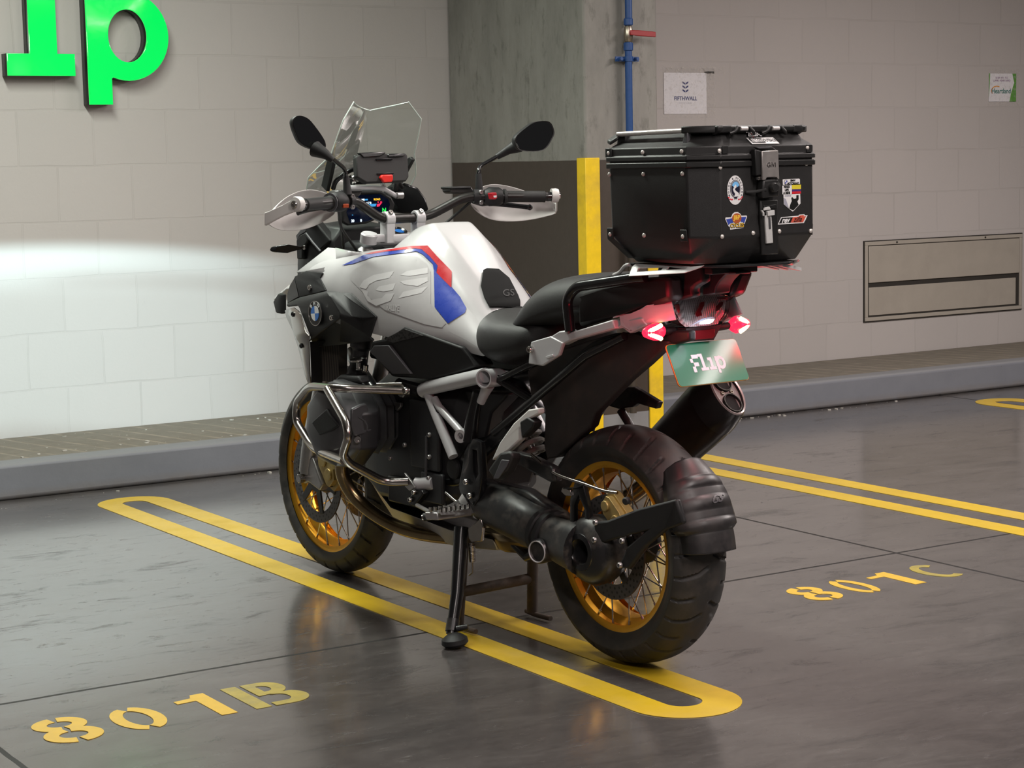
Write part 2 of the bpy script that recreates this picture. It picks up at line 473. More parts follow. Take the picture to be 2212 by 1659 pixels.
def m_column():
    m = bpy.data.materials.new('raw_and_brown_column'); nt, b = nodes(m)
    tc = N(nt, 'ShaderNodeTexCoord').outputs['Object']
    sx = N(nt, 'ShaderNodeSeparateXYZ'); nt.links.new(tc, sx.inputs[0])
    st = N(nt, 'ShaderNodeMapping'); st.inputs['Scale'].default_value = (1, 1, 0.35); nt.links.new(tc, st.inputs[0])
    a = noise(nt, st.outputs[0], 5, 8, 0.7); c = noise(nt, st.outputs[0], 22, 6, 0.75)
    raw = mixc(nt, ramp(nt, a, [(0.3, 0), (0.7, 1)]), (0.185, 0.180, 0.164), (0.295, 0.286, 0.262))
    raw = mixc(nt, ramp(nt, c, [(0.54, 0), (0.72, 0.75)]), raw, (0.105, 0.104, 0.090))
    brown = mixc(nt, noise(nt, tc, 30, 5), (0.046, 0.035, 0.027), (0.062, 0.047, 0.037))
    wob = math_(nt, 'MULTIPLY', math_(nt, 'SUBTRACT', noise(nt, tc, 7), 0.5), 0.006)
    isb = math_(nt, 'LESS_THAN', math_(nt, 'ADD', sx.outputs[2], wob), 1.335)
    base = mixc(nt, isb, raw, brown)
    isg = math_(nt, 'LESS_THAN', sx.outputs[2], 0.158)
    base = mixc(nt, isg, base, (0.22, 0.225, 0.24))
    nt.links.new(base, b.inputs['Base Color'])
    nt.links.new(math_(nt, 'SUBTRACT', 0.75, math_(nt, 'MULTIPLY', isb, 0.28)), b.inputs['Roughness'])
    bump(nt, math_(nt, 'ADD', a, math_(nt, 'MULTIPLY', c, 0.5)), 0.25, 0.005, b)
    return m
M_FLOOR, M_WALL, M_KT, M_KF, M_COL = m_floor(), m_blocks(), m_kerb_top(), m_kerb_face(), m_column()
M_CEIL = mat('ceiling_concrete', (0.30, 0.29, 0.28), 0.8, grain=0.3)
structure('floor', box((4, 1.6, -0.05), (20, 18, 0.1)), M_FLOOR, flat=True)
structure('wall_back', box((4, WY+0.07, 1.5), (20, 0.14, 3.2)), M_WALL, flat=True)
structure('ceiling', box((4, 1.6, 3.12), (20, 18, 0.1)), M_CEIL, flat=True)
structure('wall_left', box((-6.05, 1.6, 1.5), (0.1, 18, 3.2)), M_WALL, flat=True)
structure('wall_right', box((14.05, 1.6, 1.5), (0.1, 18, 3.2)), M_WALL, flat=True)
kb = box((4, (KY+WY)/2, KH/2), (19.9, WY-KY, KH))
kerb = structure('trim_1', kb, M_KF, bevel=0.018, seg=3)
kerb.data.materials.append(M_KT)
for f in kerb.data.polygons:
    if f.normal.z > 0.9: f.material_index = 1
CX0, CX1, CY = 5.077, 5.490, 7.325
structure('column', prism([(CX0, CY, 0), (CX1, CY, 0), (CX1, WY-.01, 0), (CX0, WY-.01, 0)], (0, 0, 3.08)), M_COL, bevel=0.012)

# yellow corner strips on the column
M_YEL = mat('yellow_guard_paint', (0.86, 0.58, 0.008), 0.45, var=0.08, scale=25, dirt=(0.55, 0.36, 0.03), dscale=6)
def corner_guard(x, s, label):
    t = 0.008
    bm = prism([(x-s*t, CY-t, 0.0), (x+s*0.073, CY-t, 0), (x+s*0.073, CY, 0), (x, CY, 0), (x, CY+0.062, 0), (x-s*t, CY+0.062, 0)], (0, 0, 1.345))
    tag(add('corner_guard', bm, M_YEL, bevel=0.003), label, 'corner guard', 'yellow guards on the column corners')
corner_guard(CX0, 1, 'yellow strip down the left corner of the concrete column')
corner_guard(CX1, -1, 'yellow strip down the right corner of the column, seen behind the number plate')

# water pipe on the column
pipe = empty('water_pipe', (5.300, CY-0.034, 0.16), 'blue water pipe with a red valve lever running up the column', 'pipe')
M_BLUE = mat('blue_pipe_paint', (0.020, 0.068, 0.22), 0.38)
M_BROWNP = mat('brown_pipe_paint', (0.05, 0.038, 0.03), 0.5)
M_BRASS = mat('dull_brass', (0.45, 0.40, 0.33), 0.35, 1.0)
M_REDL = mat('red_lever', (0.30, 0.012, 0.015), 0.4)
add('riser', tube([(0, 0, 1.19), (0, 0, 1.70)], 0.0165, n=20), M_BLUE, pipe)
add('riser', tube([(0.004, 0, 1.80), (0.004, 0, 2.90)], 0.0165, n=20), M_BLUE, pipe)
add('riser', tube([(0, 0, 0), (0, 0, 1.19)], 0.0165, n=20), M_BROWNP, pipe, label='brown painted lower length of pipe')
add('coupling', lathe([(0.0165, 0), (0.022, 0.004), (0.022, 0.035), (0.0165, 0.04)], (0, 0, 1.665), (0, 0, 1), n=18), M_BLUE, pipe)
add('coupling', lathe([(0.0165, 0), (0.021, 0.004), (0.021, 0.03), (0.0165, 0.034)], (0.002, 0, 1.78), (0, 0, 1), n=18), M_BLUE, pipe)
v = add('valve', lathe([(0.012, 0), (0.018, 0.006), (0.022, 0.035), (0.018, 0.07), (0.012, 0.078)], (0.001, 0, 1.703), (0, 0, 1), n=18), M_BRASS, pipe, label='brass ball valve')
bm = prism([(-0.012, -0.026, 1.758), (0.035, -0.026, 1.758), (0.13, -0.03, 1.752), (0.13, -0.03, 1.728), (0.03, -0.026, 1.732), (-0.012, -0.026, 1.736)], (0, -0.008, 0))
add('lever', bm, M_REDL, v, bevel=0.003)
bm = box((0, 0.012, 1.63), (0.13, 0.006, 0.022)); tube([(-0.045, 0.01, 1.63), (-0.045, -0.012, 1.63)], 0.008, bm, 10); tube([(0.045, 0.01, 1.63), (0.045, -0.012, 1.63)], 0.008, bm, 10)
lathe([(0.0166, 0), (0.021, 0), (0.021, 0.022), (0.0166, 0.022)], (0, 0, 1.619), (0, 0, 1), bm, 18)
add('clamp', bm, M_BLUE, pipe)

# painted bay lines: long loops with round ends
M_LINE = mat('yellow_floor_paint', (0.60, 0.40, 0.022), 0.30, var=0.10, scale=14, dirt=(0.40, 0.27, 0.05), dscale=3.5)
def bay_line(cx, y0, y1, label, half=0.137, w=0.085):
    def ring(r): return arc(cx, y1-half, r, r, 0, 180, 20)+arc(cx, y0+half, r, r, 180, 360, 20)
    bm = flat_shape([ring(half), ring(half-w)], 0.0016, (0, 0, 0.0002), (1, 0, 0), (0, 1, 0))
    tag(add('bay_line', bm, M_LINE, flat=True), label, 'floor marking', 'yellow loops between the parking bays')

bay_line(2.862, 3.600, 7.500, 'yellow loop painted on the floor under the parked motorcycle', 0.148, 0.098)
bay_line(5.250, 3.45, 7.46, 'two yellow stripes on the floor right of the exhaust and column', 0.163, 0.104)
bay_line(7.780, 3.45, 7.47, 'rounded end of a yellow stripe at the right edge by the kerb', 0.165, 0.105)

# stencilled bay numbers, read from the aisle
M_NUM = mat('yellow_stencil_paint', (0.66, 0.42, 0.05), 0.32, var=0.08, scale=30)
M_NUMF = mat('faded_stencil_paint', (0.36, 0.285, 0.06), 0.34, var=0.16, scale=22, dirt=(0.22, 0.19, 0.09), dscale=12)
def eight(x, y, w, h):
    P = []
    for cy, rx, ry in ((h*0.735, w*0.36, h*0.185), (h*0.29, w*0.39, h*0.205)):
        P.append(ribbon(arc(x+w/2, y+cy, rx, ry, 98, 262), w*0.27)); P.append(ribbon(arc(x+w/2, y+cy, rx, ry, -82, 82), w*0.27))
    return P
def zero(x, y, w, h):
    return [ribbon(arc(x+w/2, y+h/2, w*0.38, h*0.43, 100, 262, 22), w*0.27), ribbon(arc(x+w/2, y+h/2, w*0.38, h*0.43, -80, 82, 22), w*0.27)]
def one(x, y, w, h):
    return [[(x+w*0.55, y), (x+w, y), (x+w, y+h), (x+w*0.62, y+h), (x+w*0.50, y+h*0.87), (x, y+h*0.84), (x, y+h*0.72), (x+w*0.55, y+h*0.74)]]
def bee(x, y, w, h):
    t = w*0.25; g = t*1.3
    up_o = [(x+g, y+h*0.46), (x+g, y+h), (x+w*0.55, y+h)]+arc(x+w*0.60, y+h*0.735, w*0.30, h*0.265, 85, -60, 12)
    up_i = [(x+g+t*0.7, y+h*0.60), (x+g+t*0.7, y+h*0.86), (x+w*0.52, y+h*0.86)]+arc(x+w*0.55, y+h*0.73, w*0.12, h*0.13, 80, -80, 10)
    lo_o = [(x+g, y), (x+g, y+h*0.14), (x+g+t*0.7, y+h*0.14)]+arc(x+w*0.58, y+h*0.29, w*0.14, h*0.15, -80, 80, 10)+[(x+w*0.50, y+h*0.46), (x+w*0.66, y+h*0.50)]+arc(x+w*0.64, y+h*0.27, w*0.36, h*0.27, 50, -88, 14)
    return [[[(x, y), (x+t, y), (x+t, y+h), (x, y+h)]], [up_o, up_i], [lo_o]]
def cee(x, y, w, h):
    return [ribbon(arc(x+w*0.52, y+h/2, w*0.40, h*0.42, 48, 300, 26), w*0.24)]
def bay_number(parts, label):
    root = empty('bay_number', (parts[0][1], parts[0][2], 0), label, 'floor marking')
    for fn, x, y, w, h, m in parts:
        bm = B()
        for i, poly in enumerate(fn(x-parts[0][1], y-parts[0][2], w, h)):
            q = flat_shape(poly if isinstance(poly[0], list) else [poly], 0.0010+0.0002*i, (0, 0, 0.0002), (1, 0, 0), (0, 1, 0))
            me = bpy.data.meshes.new('s'); q.to_mesh(me); bm.from_mesh(me); bpy.data.meshes.remove(me); q.free()
        add({eight: 'digit_eight', zero: 'digit_zero', one: 'digit_one', bee: 'letter_b', cee: 'letter_c'}[fn], bm, m, root, flat=True)
bay_number([(eight, 1.460, 4.318, 0.136, 0.228, M_NUM), (zero, 1.645, 4.318, 0.120, 0.206, M_NUM), (one, 1.832, 4.322, 0.094, 0.215, M_NUM), (bee, 1.976, 4.320, 0.168, 0.222, M_NUMF)],
           'yellow stencilled 801B on the floor at lower left')
bay_number([(eight, 3.855, 4.356, 0.118, 0.195, M_NUM), (zero, 4.032, 4.352, 0.096, 0.208, M_NUM), (one, 4.190, 4.360, 0.104, 0.192, M_NUM), (cee, 4.372, 4.364, 0.126, 0.200, M_NUMF)],
           'yellow stencilled 801C on the floor right of the rear wheel')

# raised green letters on the wall: only the end of the word is in the picture
M_GREEN = mat('lit_green_acrylic', (0.003, 0.30, 0.05), 0.10, var=0.02, coat=1.0, emit=(0.0, 0.90, 0.11), es=0.86)
nt = M_GREEN.node_tree
bump(nt, noise(nt, N(nt, 'ShaderNodeTexCoord').outputs['Object'], 2.4, 0), 0.55, 0.06, nt.nodes['Principled BSDF'])
M_RETURN = mat('black_letter_return', (0.012, 0.013, 0.012), 0.4)
LY = 8.455
def letter(name, polys, label):
    x0 = polys[0][0][0]; z0 = min(p[1] for p in polys[0])
    root = empty(name, (x0, WY, z0), label, 'sign letter')
    P = [[(a-x0, b-z0) for a, b in q] for q in polys]
    add('letter_return', flat_shape(P, WY-LY-0.008, (0, 0, 0), (1, 0, 0), (0, 0, 1)), M_RETURN, root, flat=True)
    add('letter_face', flat_shape(P, 0.010, (0, LY-WY+0.010, 0), (1, 0, 0), (0, 0, 1), 0.003), M_GREEN, root, flat=True)
def xz(*pts): return [(p[0], p[2]) for p in pts]
bx0, bz0 = (2.793, 1.755)
st0, st1, bw = 2.893, 3.020, 0.095
letter('letter_i', [[(2.790, bz0), (3.100, bz0), (3.100, bz0+0.097), (3.020, bz0+0.097), (3.020, 2.37), (2.790, 2.37), (2.790, 2.06+0.21), (2.893, 2.06+0.21), (2.893, bz0+0.097), (2.790, bz0+0.097)]],
       'glowing green wall letter at upper left with a slab foot')
pc, pr = (3.360, 1.923), 0.192
outer = [(3.158, 1.628), (3.270, 1.628)]+[(3.270, 1.745)]+arc(3.352, 1.935, 0.198, 0.200, -112, 112, 30)+[(3.270, 2.13), (3.158, 2.13)]
inner = arc(3.352, 1.936, 0.092, 0.118, 0, 360, 36)[:-1]
letter('letter_p', [outer, inner], 'glowing green wall letter p at upper left, nearest the windscreen')
# printed sheets taped up in clear sleeves
M_PAPER = mat('white_printer_paper', (0.78, 0.77, 0.80), 0.6, var=0.01)
M_TAPE = bpy.data.materials.new('clear_tape')
nt, b_ = nodes(M_TAPE)
b_.inputs['Base Color'].default_value = (0.75, 0.72, 0.68, 1); b_.inputs['Roughness'].default_value = 0.12
tcn = N(nt, 'ShaderNodeTexCoord').outputs['Object']
nt.links.new(ramp(nt, noise(nt, tcn, 55, 4, 0.7), [(0.50, 0.02), (0.78, 0.22)]), b_.inputs['Alpha'])
bump(nt, noise(nt, tcn, 45, 4), 0.6, 0.01, b_)
M_NAVY = mat('navy_ink', (0.02, 0.03, 0.16), 0.6); M_GREYINK = mat('grey_ink', (0.35, 0.35, 0.42), 0.6)
M_TEAL = mat('teal_ink', (0.01, 0.16, 0.13), 0.6); M_ORANGEINK = mat('orange_ink', (0.75, 0.30, 0.02), 0.6)
M_PURPLE = mat('purple_ink', (0.20, 0.05, 0.22), 0.6); M_LEAF = mat('leaf_green_ink', (0.10, 0.32, 0.04), 0.6)
def sheet(name, x, z, w, h, label, tape):
    root = empty(name, (x, WY, z), label, 'paper sign')
    add('paper', box((0, -0.003, 0), (w, 0.002, h)), M_PAPER, root, flat=True)
    add('clear_sleeve', box((tape[2], -0.0056, tape[3]), (tape[0], 0.0008, tape[1])), M_TAPE, root, flat=True)
    return root
U, W_ = (1, 0, 0), (0, 0, 1)
s1 = sheet('paper_sign', 6.578, 1.685, 0.292, 0.222, 'square white sheet with a navy logo taped beside the column', (0.36, 0.275, 0.025, 0.005))
bm = B()
for k in range(3):
    z = 0.052-k*0.021
    for s in (-1, 1): prism([(s*0.0015, -0.0042, z-0.006), (s*0.020, -0.0042, z+0.004), (s*0.020, -0.0042, z+0.013), (s*0.0015, -0.0042, z+0.004)], (0, -0.0004, 0), bm)
add('logo', bm, M_NAVY, s1, flat=True)
add('lettering', text_bm('FIFTHWALL', 0.030, 0.0004, (0, -0.0042, -0.028), U, W_, bold=0.0006), M_NAVY, s1, flat=True)
add('lettering', text_bm('SOLUTIONS', 0.010, 0.0004, (0, -0.0042, -0.052), U, W_, spacing=1.9), M_GREYINK, s1, flat=True)
bm = B()
for (x0, z0, w, h) in ((0.06, 0.125, 0.42, 0.03), (0.17, 0.10, 0.07, 0.04)): box((x0, -0.0064, z0), (w, 0.0006, h), bm)
add('tape', bm, M_TAPE, s1, flat=True)
s2 = sheet('paper_sign', 9.02, 1.723, 0.235, 0.170, 'small white sheet with a green corner taped high on the right wall', (0.27, 0.225, 0.01, 0.0))
bm = prism([(0.1175, -0.0042, 0.085), (0.083, -0.0042, 0.085), (0.100, -0.0042, 0.03), (0.075, -0.0042, -0.03), (0.060, -0.0042, -0.085), (0.1175, -0.0042, -0.085)], (0, -0.0004, 0))
add('green_border', bm, M_LEAF, s2, flat=True)
bm = prism([(-0.1175, -0.0042, 0.085), (-0.108, -0.0042, 0.085), (-0.112, -0.0042, 0.0), (-0.1175, -0.0042, -0.06)], (0, -0.0004, 0))
add('green_border', bm, M_LEAF, s2, flat=True)
add('lettering', text_bm('Heartland', 0.042, 0.0004, (-0.012, -0.0044, -0.022), U, W_, bold=0.0006), M_TEAL, s2, flat=True)
add('lettering', text_bm('SI EM  ISTI  TC?\nLLAME  HEARTLAND', 0.016, 0.0004, (-0.008, -0.0044, 0.05), U, W_), M_PURPLE, s2, flat=True)
add('swoosh', flat_shape([ribbon(arc(-0.05, -0.02, 0.045, 0.028, 60, 215, 16), 0.006)], 0.0004, (0, -0.0044, 0), U, W_), M_ORANGEINK, s2, flat=True)

# sheet-metal hatch in the wall
M_HATCH = mat('beige_hatch_paint', (0.40, 0.365, 0.315), 0.42, var=0.05, scale=8, dirt=(0.36, 0.325, 0.28), dscale=5)
M_GAP = mat('hatch_shadow_gap', (0.03, 0.026, 0.022), 0.8)
hx0, hx1, hz0, hz1 = 7.885, 9.195, 0.357, 0.824
hatch = empty('wall_hatch', ((hx0+hx1)/2, WY, hz0), 'beige metal hatch low on the right wall with a lower flap', 'hatch')
hw, hh = hx1-hx0, hz1-hz0
add('gap_shade_plate', box((0, -0.004, hh/2), (hw+0.012, 0.008, hh+0.012)), M_GAP, hatch, flat=True)  # dark plate, shade of the gaps around door and flap put into its colour
bm = B()
t = 0.022
for c, s in (((0, -0.008, t/2), (hw, 0.012, t)), ((0, -0.008, hh-t/2), (hw, 0.012, t)), ((-hw/2+t/2, -0.008, hh/2), (t, 0.012, hh-2*t)), ((hw/2-t/2, -0.008, hh/2), (t, 0.012, hh-2*t))): box(c, s, bm)
add('frame', bm, M_HATCH, hatch, bevel=0.002)
add('door', box((0, -0.012, 0.215+0.118), (hw-0.055, 0.010, 0.215)), M_HATCH, hatch, bevel=0.003)
fl_ = add('flap', box((-0.012, -0.009, 0.115), (hw-0.085, 0.008, 0.165)), M_HATCH, hatch, bevel=0.002)
for x in (-hw/2+0.25, 0.33): add('screw', bolt((x, -0.014, hh-0.01), (0, -1, 0), 0.006, 0.004), M_GAP, hatch)

# grit, paint flakes and crumbs along the kerb
M_LIT = mat('pale_grit', (0.46, 0.44, 0.40), 0.8)
rnd = random.Random(3)
bm = B()
for k in range(190):
    x = 1.9+rnd.random()**1.3*3.0
    y, z = (KY+0.12+rnd.random()*0.62, KH) if rnd.random() < 0.72 else (KY-0.01-abs(rnd.gauss(0, 0.10)), 0)
    if rnd.random() < 0.18: x, y, z = 6.3+rnd.gauss(0, 0.45), KY-0.02-abs(rnd.gauss(0, .04)), 0
    s = 0.002+rnd.random()**4*0.010
    a = rnd.random()*PI
    box((x, y, z+s*0.22), (s*1.8, s, s*0.4), bm, Matrix.Rotation(a, 3, 'Z'))
tag(add('grit', bm, M_LIT, flat=True), 'scattered pale grit and paint flakes on the kerb and floor edge', 'debris', kind='stuff')

# ================================================================ the motorcycle
# bike frame: x forward, y to its left, z up, origin under the rear axle
bike = empty('motorcycle', (2.9961,4.1364,0.0019), 'white adventure motorcycle with red and blue tank stripes and gold wheels, parked on its stand', 'motorcycle')
bike.rotation_euler = (0, 0, 1.62737)
# paints, metals, rubbers
M_WHITE = mat('white_gloss_bodywork', (0.49, 0.482, 0.488), 0.38, var=0.012, coat=0.9)
M_SATIN = mat('white_handguard_plastic', (0.66, 0.64, 0.62), 0.42, var=0.02)
M_GREYP = mat('translucent_grey_panel', (0.46, 0.45, 0.455), 0.30, var=0.03, coat=0.5)
M_GREYL = mat('pale_grey_emblem', (0.60, 0.59, 0.595), 0.30, var=0.02, coat=0.5)
M_RED = mat('red_stripe', (0.50, 0.006, 0.015), 0.28, var=0.03, coat=0.8)
M_BLUES = mat('blue_stripe', (0.020, 0.050, 0.36), 0.28, var=0.03, coat=0.8)
M_BLK = mat('textured_black_plastic', (0.0135, 0.0135, 0.0142), 0.52, grain=0.25, spec=0.35)
M_BLKG = mat('black_gloss_enamel', (0.010, 0.010, 0.011), 0.22)
M_DIRTBLK = mat('dusty_black_casting', (0.015, 0.015, 0.016), 0.34, dirt=(0.095, 0.082, 0.070), dscale=16)
M_GREYPL = mat('charcoal_plastic', (0.065, 0.064, 0.070), 0.45, grain=0.2)
M_FEND = mat('dusty_mudguard_plastic', (0.030, 0.025, 0.023), 0.5, dirt=(0.075, 0.058, 0.048), dscale=7, grain=0.2)
M_SEAT = mat('black_seat_vinyl', (0.018, 0.017, 0.017), 0.55, grain=0.5, spec=0.4)
M_RUB = mat('tyre_rubber', (0.022, 0.021, 0.020), 0.58, var=0.2, scale=18, dirt=(0.070, 0.058, 0.050), dscale=14)
M_GRIP = mat('grip_rubber', (0.014, 0.014, 0.014), 0.6)
M_GOLD = mat('gold_anodised_rim', (0.80, 0.40, 0.035), 0.34, 0.85, var=0.05)
M_CAL = mat('gold_brake_caliper', (0.46, 0.34, 0.13), 0.42, 0.6, var=0.12)
M_STEEL = mat('stainless_tube', (0.42, 0.385, 0.36), 0.22, 1.0, var=0.05)
M_CHROME = mat('bright_steel', (0.62, 0.60, 0.58), 0.16, 1.0)
M_ALU = mat('silver_painted_frame', (0.55, 0.54, 0.555), 0.38, 0.15, var=0.02)
M_ALUD = mat('cast_aluminium', (0.40, 0.385, 0.38), 0.36, 0.8, var=0.08)
M_ENG = mat('dark_engine_casting', (0.022, 0.022, 0.024), 0.42, grain=0.15)
M_HEAD = mat('grey_valve_cover', (0.085, 0.085, 0.090), 0.34, 0.35)
M_SPOKE = mat('steel_spoke', (0.55, 0.52, 0.48), 0.25, 1.0)
M_GILT = mat('heat_tinted_pipe', (0.30, 0.22, 0.12), 0.24, 1.0, var=0.2, scale=14)
def m_brake():
    m = bpy.data.materials.new('drilled_brake_disc'); nt, b = nodes(m)
    tc = N(nt, 'ShaderNodeTexCoord').outputs['Object']; s = N(nt, 'ShaderNodeSeparateXYZ'); nt.links.new(tc, s.inputs[0])
    a = math_(nt, 'ARCTAN2', s.outputs[2], s.outputs[0])
    r = math_(nt, 'SQRT', math_(nt, 'ADD', math_(nt, 'MULTIPLY', s.outputs[0], s.outputs[0]), math_(nt, 'MULTIPLY', s.outputs[2], s.outputs[2])))
    k = math_(nt, 'MULTIPLY', a, 36/(2*PI))
    row = math_(nt, 'DIVIDE', r, 0.0115); ri = math_(nt, 'FLOOR', row)
    fx = math_(nt, 'SUBTRACT', math_(nt, 'FRACT', math_(nt, 'ADD', k, math_(nt, 'MULTIPLY', ri, 0.37))), 0.5)
    fy = math_(nt, 'SUBTRACT', math_(nt, 'FRACT', row), 0.5)
    dx = math_(nt, 'MULTIPLY', math_(nt, 'MULTIPLY', fx, 2*PI/36), r); dy = math_(nt, 'MULTIPLY', fy, 0.0115)
    d = math_(nt, 'SQRT', math_(nt, 'ADD', math_(nt, 'MULTIPLY', dx, dx), math_(nt, 'MULTIPLY', dy, dy)))
    hole = math_(nt, 'LESS_THAN', d, 0.0036)
    base = mixc(nt, hole, (0.11, 0.105, 0.105), (0.006, 0.006, 0.006))
    nt.links.new(base, b.inputs['Base Color']); b.inputs['Roughness'].default_value = 0.4
    nt.links.new(math_(nt, 'SUBTRACT', 0.7, math_(nt, 'MULTIPLY', hole, 0.7)), b.inputs['Metallic'])
    return m
M_DISC = m_brake()
HUB = mat('black_hub', (0.018, 0.018, 0.019), 0.4)

def tyre_bm(R, prof, pitch, sign, n=600):
    """tyre surface from its half profile, with angled tread grooves sunk into the crown"""
    P = spline([(0, y, r) for y, r in prof], 5)
    line = [(p.y, p.z) for p in P]
    line = [(-y, r) for y, r in line[::-1][:-1]]+line
    wmax = max(abs(y) for y, r in prof)
    bm = B(); rings = []
    # finer across the crown
    fine = []
    for (y0, r0), (y1, r1) in zip(line, line[1:]):
        k = max(1, int(math.hypot(y1-y0, r1-r0)/0.0035))
        for i in range(k): fine.append((y0+(y1-y0)*i/k, r0+(r1-r0)*i/k))
    fine.append(line[-1])
    for i in range(n):
        a = 2*PI*i/n; ring = []
        for y, r in fine:
            q = abs(y)/wmax; d = 0
            if r > R*0.86:
                side = 1 if y > 0 else -1
                t = (a*pitch/(2*PI)+sign*(0.95*q-0.35*q*q)+(0.5 if side < 0 else 0)) % 1.0
                alt = int((a*pitch/(2*PI)+sign*(0.95*q-0.35*q*q)+(0.5 if side < 0 else 0))) % 2
                lo = 0.06 if alt else 0.45
                w = 0.15
                if t < w and lo < q < 0.985: d = 0.0065*min(1, (q-lo)*14)
            rr = r-d
            ring.append(bm.verts.new((rr*math.cos(a), y, rr*math.sin(a))))
        rings.append(ring)
    m = len(fine)
    for i in range(n):
        A, Q = rings[i], rings[(i+1) % n]
        for j in range(m-1): bm.faces.new((A[j], A[j+1], Q[j+1], Q[j]))
    return bm
def wheel(name, x, R, rr, tw, hw, prof, pitch, sign):
    root = empty(name, (x, 0, R)); root.parent = bike
    add('tire', tyre_bm(R, prof, pitch, sign), M_RUB, root, angle=50)
    w = hw
    g = [(rr-0.014, -w+0.006), (rr, -w), (rr, -w+0.006), (rr-0.006, -w+0.010), (rr-0.010, -w+0.026), (rr-0.030, -w+0.040), (rr-0.034, 0)]
    outer = g+[(r, -h) for r, h in g[::-1][1:]]
    inner = [(r-0.005, h*0.93) for r, h in outer[::-1]]
    inner[0] = (rr-0.020, w-0.006); inner[-1] = (rr-0.020, -w+0.006)
    rim = add('rim', lathe(outer+inner, (0, 0, 0), (0, 1, 0), n=96, close=True), M_GOLD, root, angle=30)
    hub = add('hub', lathe([(0.013, -0.07), (0.05, -0.062), (0.058, -0.05), (0.058, -0.042), (0.034, -0.03), (0.032, 0.03), (0.058, 0.042), (0.058, 0.05), (0.05, 0.062), (0.013, 0.07)], (0, 0, 0), (0, 1, 0), n=40), HUB, root)
    # crossed spokes from the hub flanges out to the rim edges
    mesh = {}
    for k in range(40):
        s = 1 if k % 2 else -1; pair = (k//2) % 2
        a = 2*PI*(k//2+(0.25 if s > 0 else 0))/20; b = a+(0.62 if pair else -0.62)
        p = (0.056*math.cos(b), s*0.046, 0.056*math.sin(b)); q = ((rr-0.011)*math.cos(a), s*(w-0.013), (rr-0.011)*math.sin(a))
        bm = tube([p, q], 0.0021, n=7)
        d = (V(q)-V(p)).normalized(); tube([V(q)-d*0.020, V(q)+d*0.002], 0.0034, bm, 8)
        add('spoke', bm, M_SPOKE, rim)
    return root
def brake(root, y, r1, r0, holes=6):
    bm = lathe([(r0, -0.0025), (r1, -0.0025), (r1, 0.0025), (r0, 0.0025)], (0, 0, 0), (0, 1, 0), n=80, close=True)
    o = add('brake_disc', bm, M_DISC, root); o.location = (0, y, 0)
    bm = B()
    for k in range(holes):
        a = 2*PI*k/holes+0.3; c, s = math.cos(a), math.sin(a); t = V(-s, 0, c)*0.011
        prism([V(c, 0, s)*0.04+t*1.3, V(c, 0, s)*(r0+0.006)+t, V(c, 0, s)*(r0+0.006)-t, V(c, 0, s)*0.04-t*1.3], (0, 0.005, 0), bm)
    lathe([(0.028, 0), (0.052, 0), (0.052, 0.006), (0.028, 0.006)], (0, 0, 0), (0, 1, 0), bm, 32, True)
    c = add('disc_carrier', bm, HUB, o, bevel=0.001)
FT = [(0, .325), (.020, .3225), (.038, .3155), (.053, .303), (.0605, .287), (.0615, .279), (.058, .266), (.051, .253)]
RT = [(0, .318), (.028, .3155), (.052, .3075), (.073, .293), (.0855, .274), (.0855, .266), (.080, .252), (.072, .240), (.066, .2275)]
fw = wheel('wire_wheel', 1.525, 0.325, 0.256, 0.12, 0.047, FT, 26, 1)
rw = wheel('wire_wheel', 0.0, 0.318, 0.230, 0.17, 0.066, RT, 30, -1)

brake(fw, 0.078, 0.1525, 0.118); brake(fw, -0.078, 0.1525, 0.118)
brake(rw, 0.070, 0.140, 0.100, 5)

# ---------------------------------------------------------------- fork, brakes, front mudguard
def solid_path(pts, r, **k): return tube(fillet(pts, 0.03), r, **k)
bm = tube([(1.525, 0.112, 0.345), (1.49, 0.112, 0.455), (1.385, 0.105, 0.72)], [0.030, 0.032, 0.027], n=18)
add2('fork_slider', bm, M_ALUD, bike)
add2('fork_tube', tube([(1.395, 0.105, 0.70), (1.255, 0.105, 1.045)], 0.0205, n=16), M_CHROME, bike)
bm = prism([(1.555, 0.128, 0.345), (1.535, 0.128, 0.375), (1.47, 0.128, 0.40), (1.41, 0.128, 0.315), (1.43, 0.128, 0.295), (1.50, 0.128, 0.315), (1.525, 0.128, 0.305), (1.55, 0.128, 0.315)], (0, -0.032, 0))
add2('axle_clamp', bm, M_ALUD, bike, bevel=0.005)
add('axle', disc((1.525, -0.150, 0.325), (0, 1, 0), 0.015, 0.300, b=0.002), M_CHROME, bike)
def caliper(c, ang, sc_=1.0):
    bm = B()
    R_ = Matrix.Rotation(ang, 3, 'Y')
    P = [(-0.062, -0.030), (-0.045, -0.040), (0.035, -0.040), (0.060, -0.026), (0.060, 0.010), (0.030, 0.034), (-0.030, 0.036), (-0.062, 0.015)]
    pts = [V(c)+R_ @ V(a*sc_, 0, b*sc_) for a, b in P]
    prism([p+V(0, 0.024, 0) for p in pts], (0, -0.026, 0), bm)
    q = [V(c)+R_ @ V(a*sc_*0.8, 0, b*sc_*0.8) for a, b in P]
    prism([p+V(0, 0.040, 0) for p in q], (0, -0.017, 0), bm)
    for a in (-0.026, 0.026): disc(V(c)+R_ @ V(a, 0, 0)+V(0, 0.040, 0), (0, 1, 0), 0.017*sc_, 0.006, bm, 20, 0.0015)
    return bm, R_
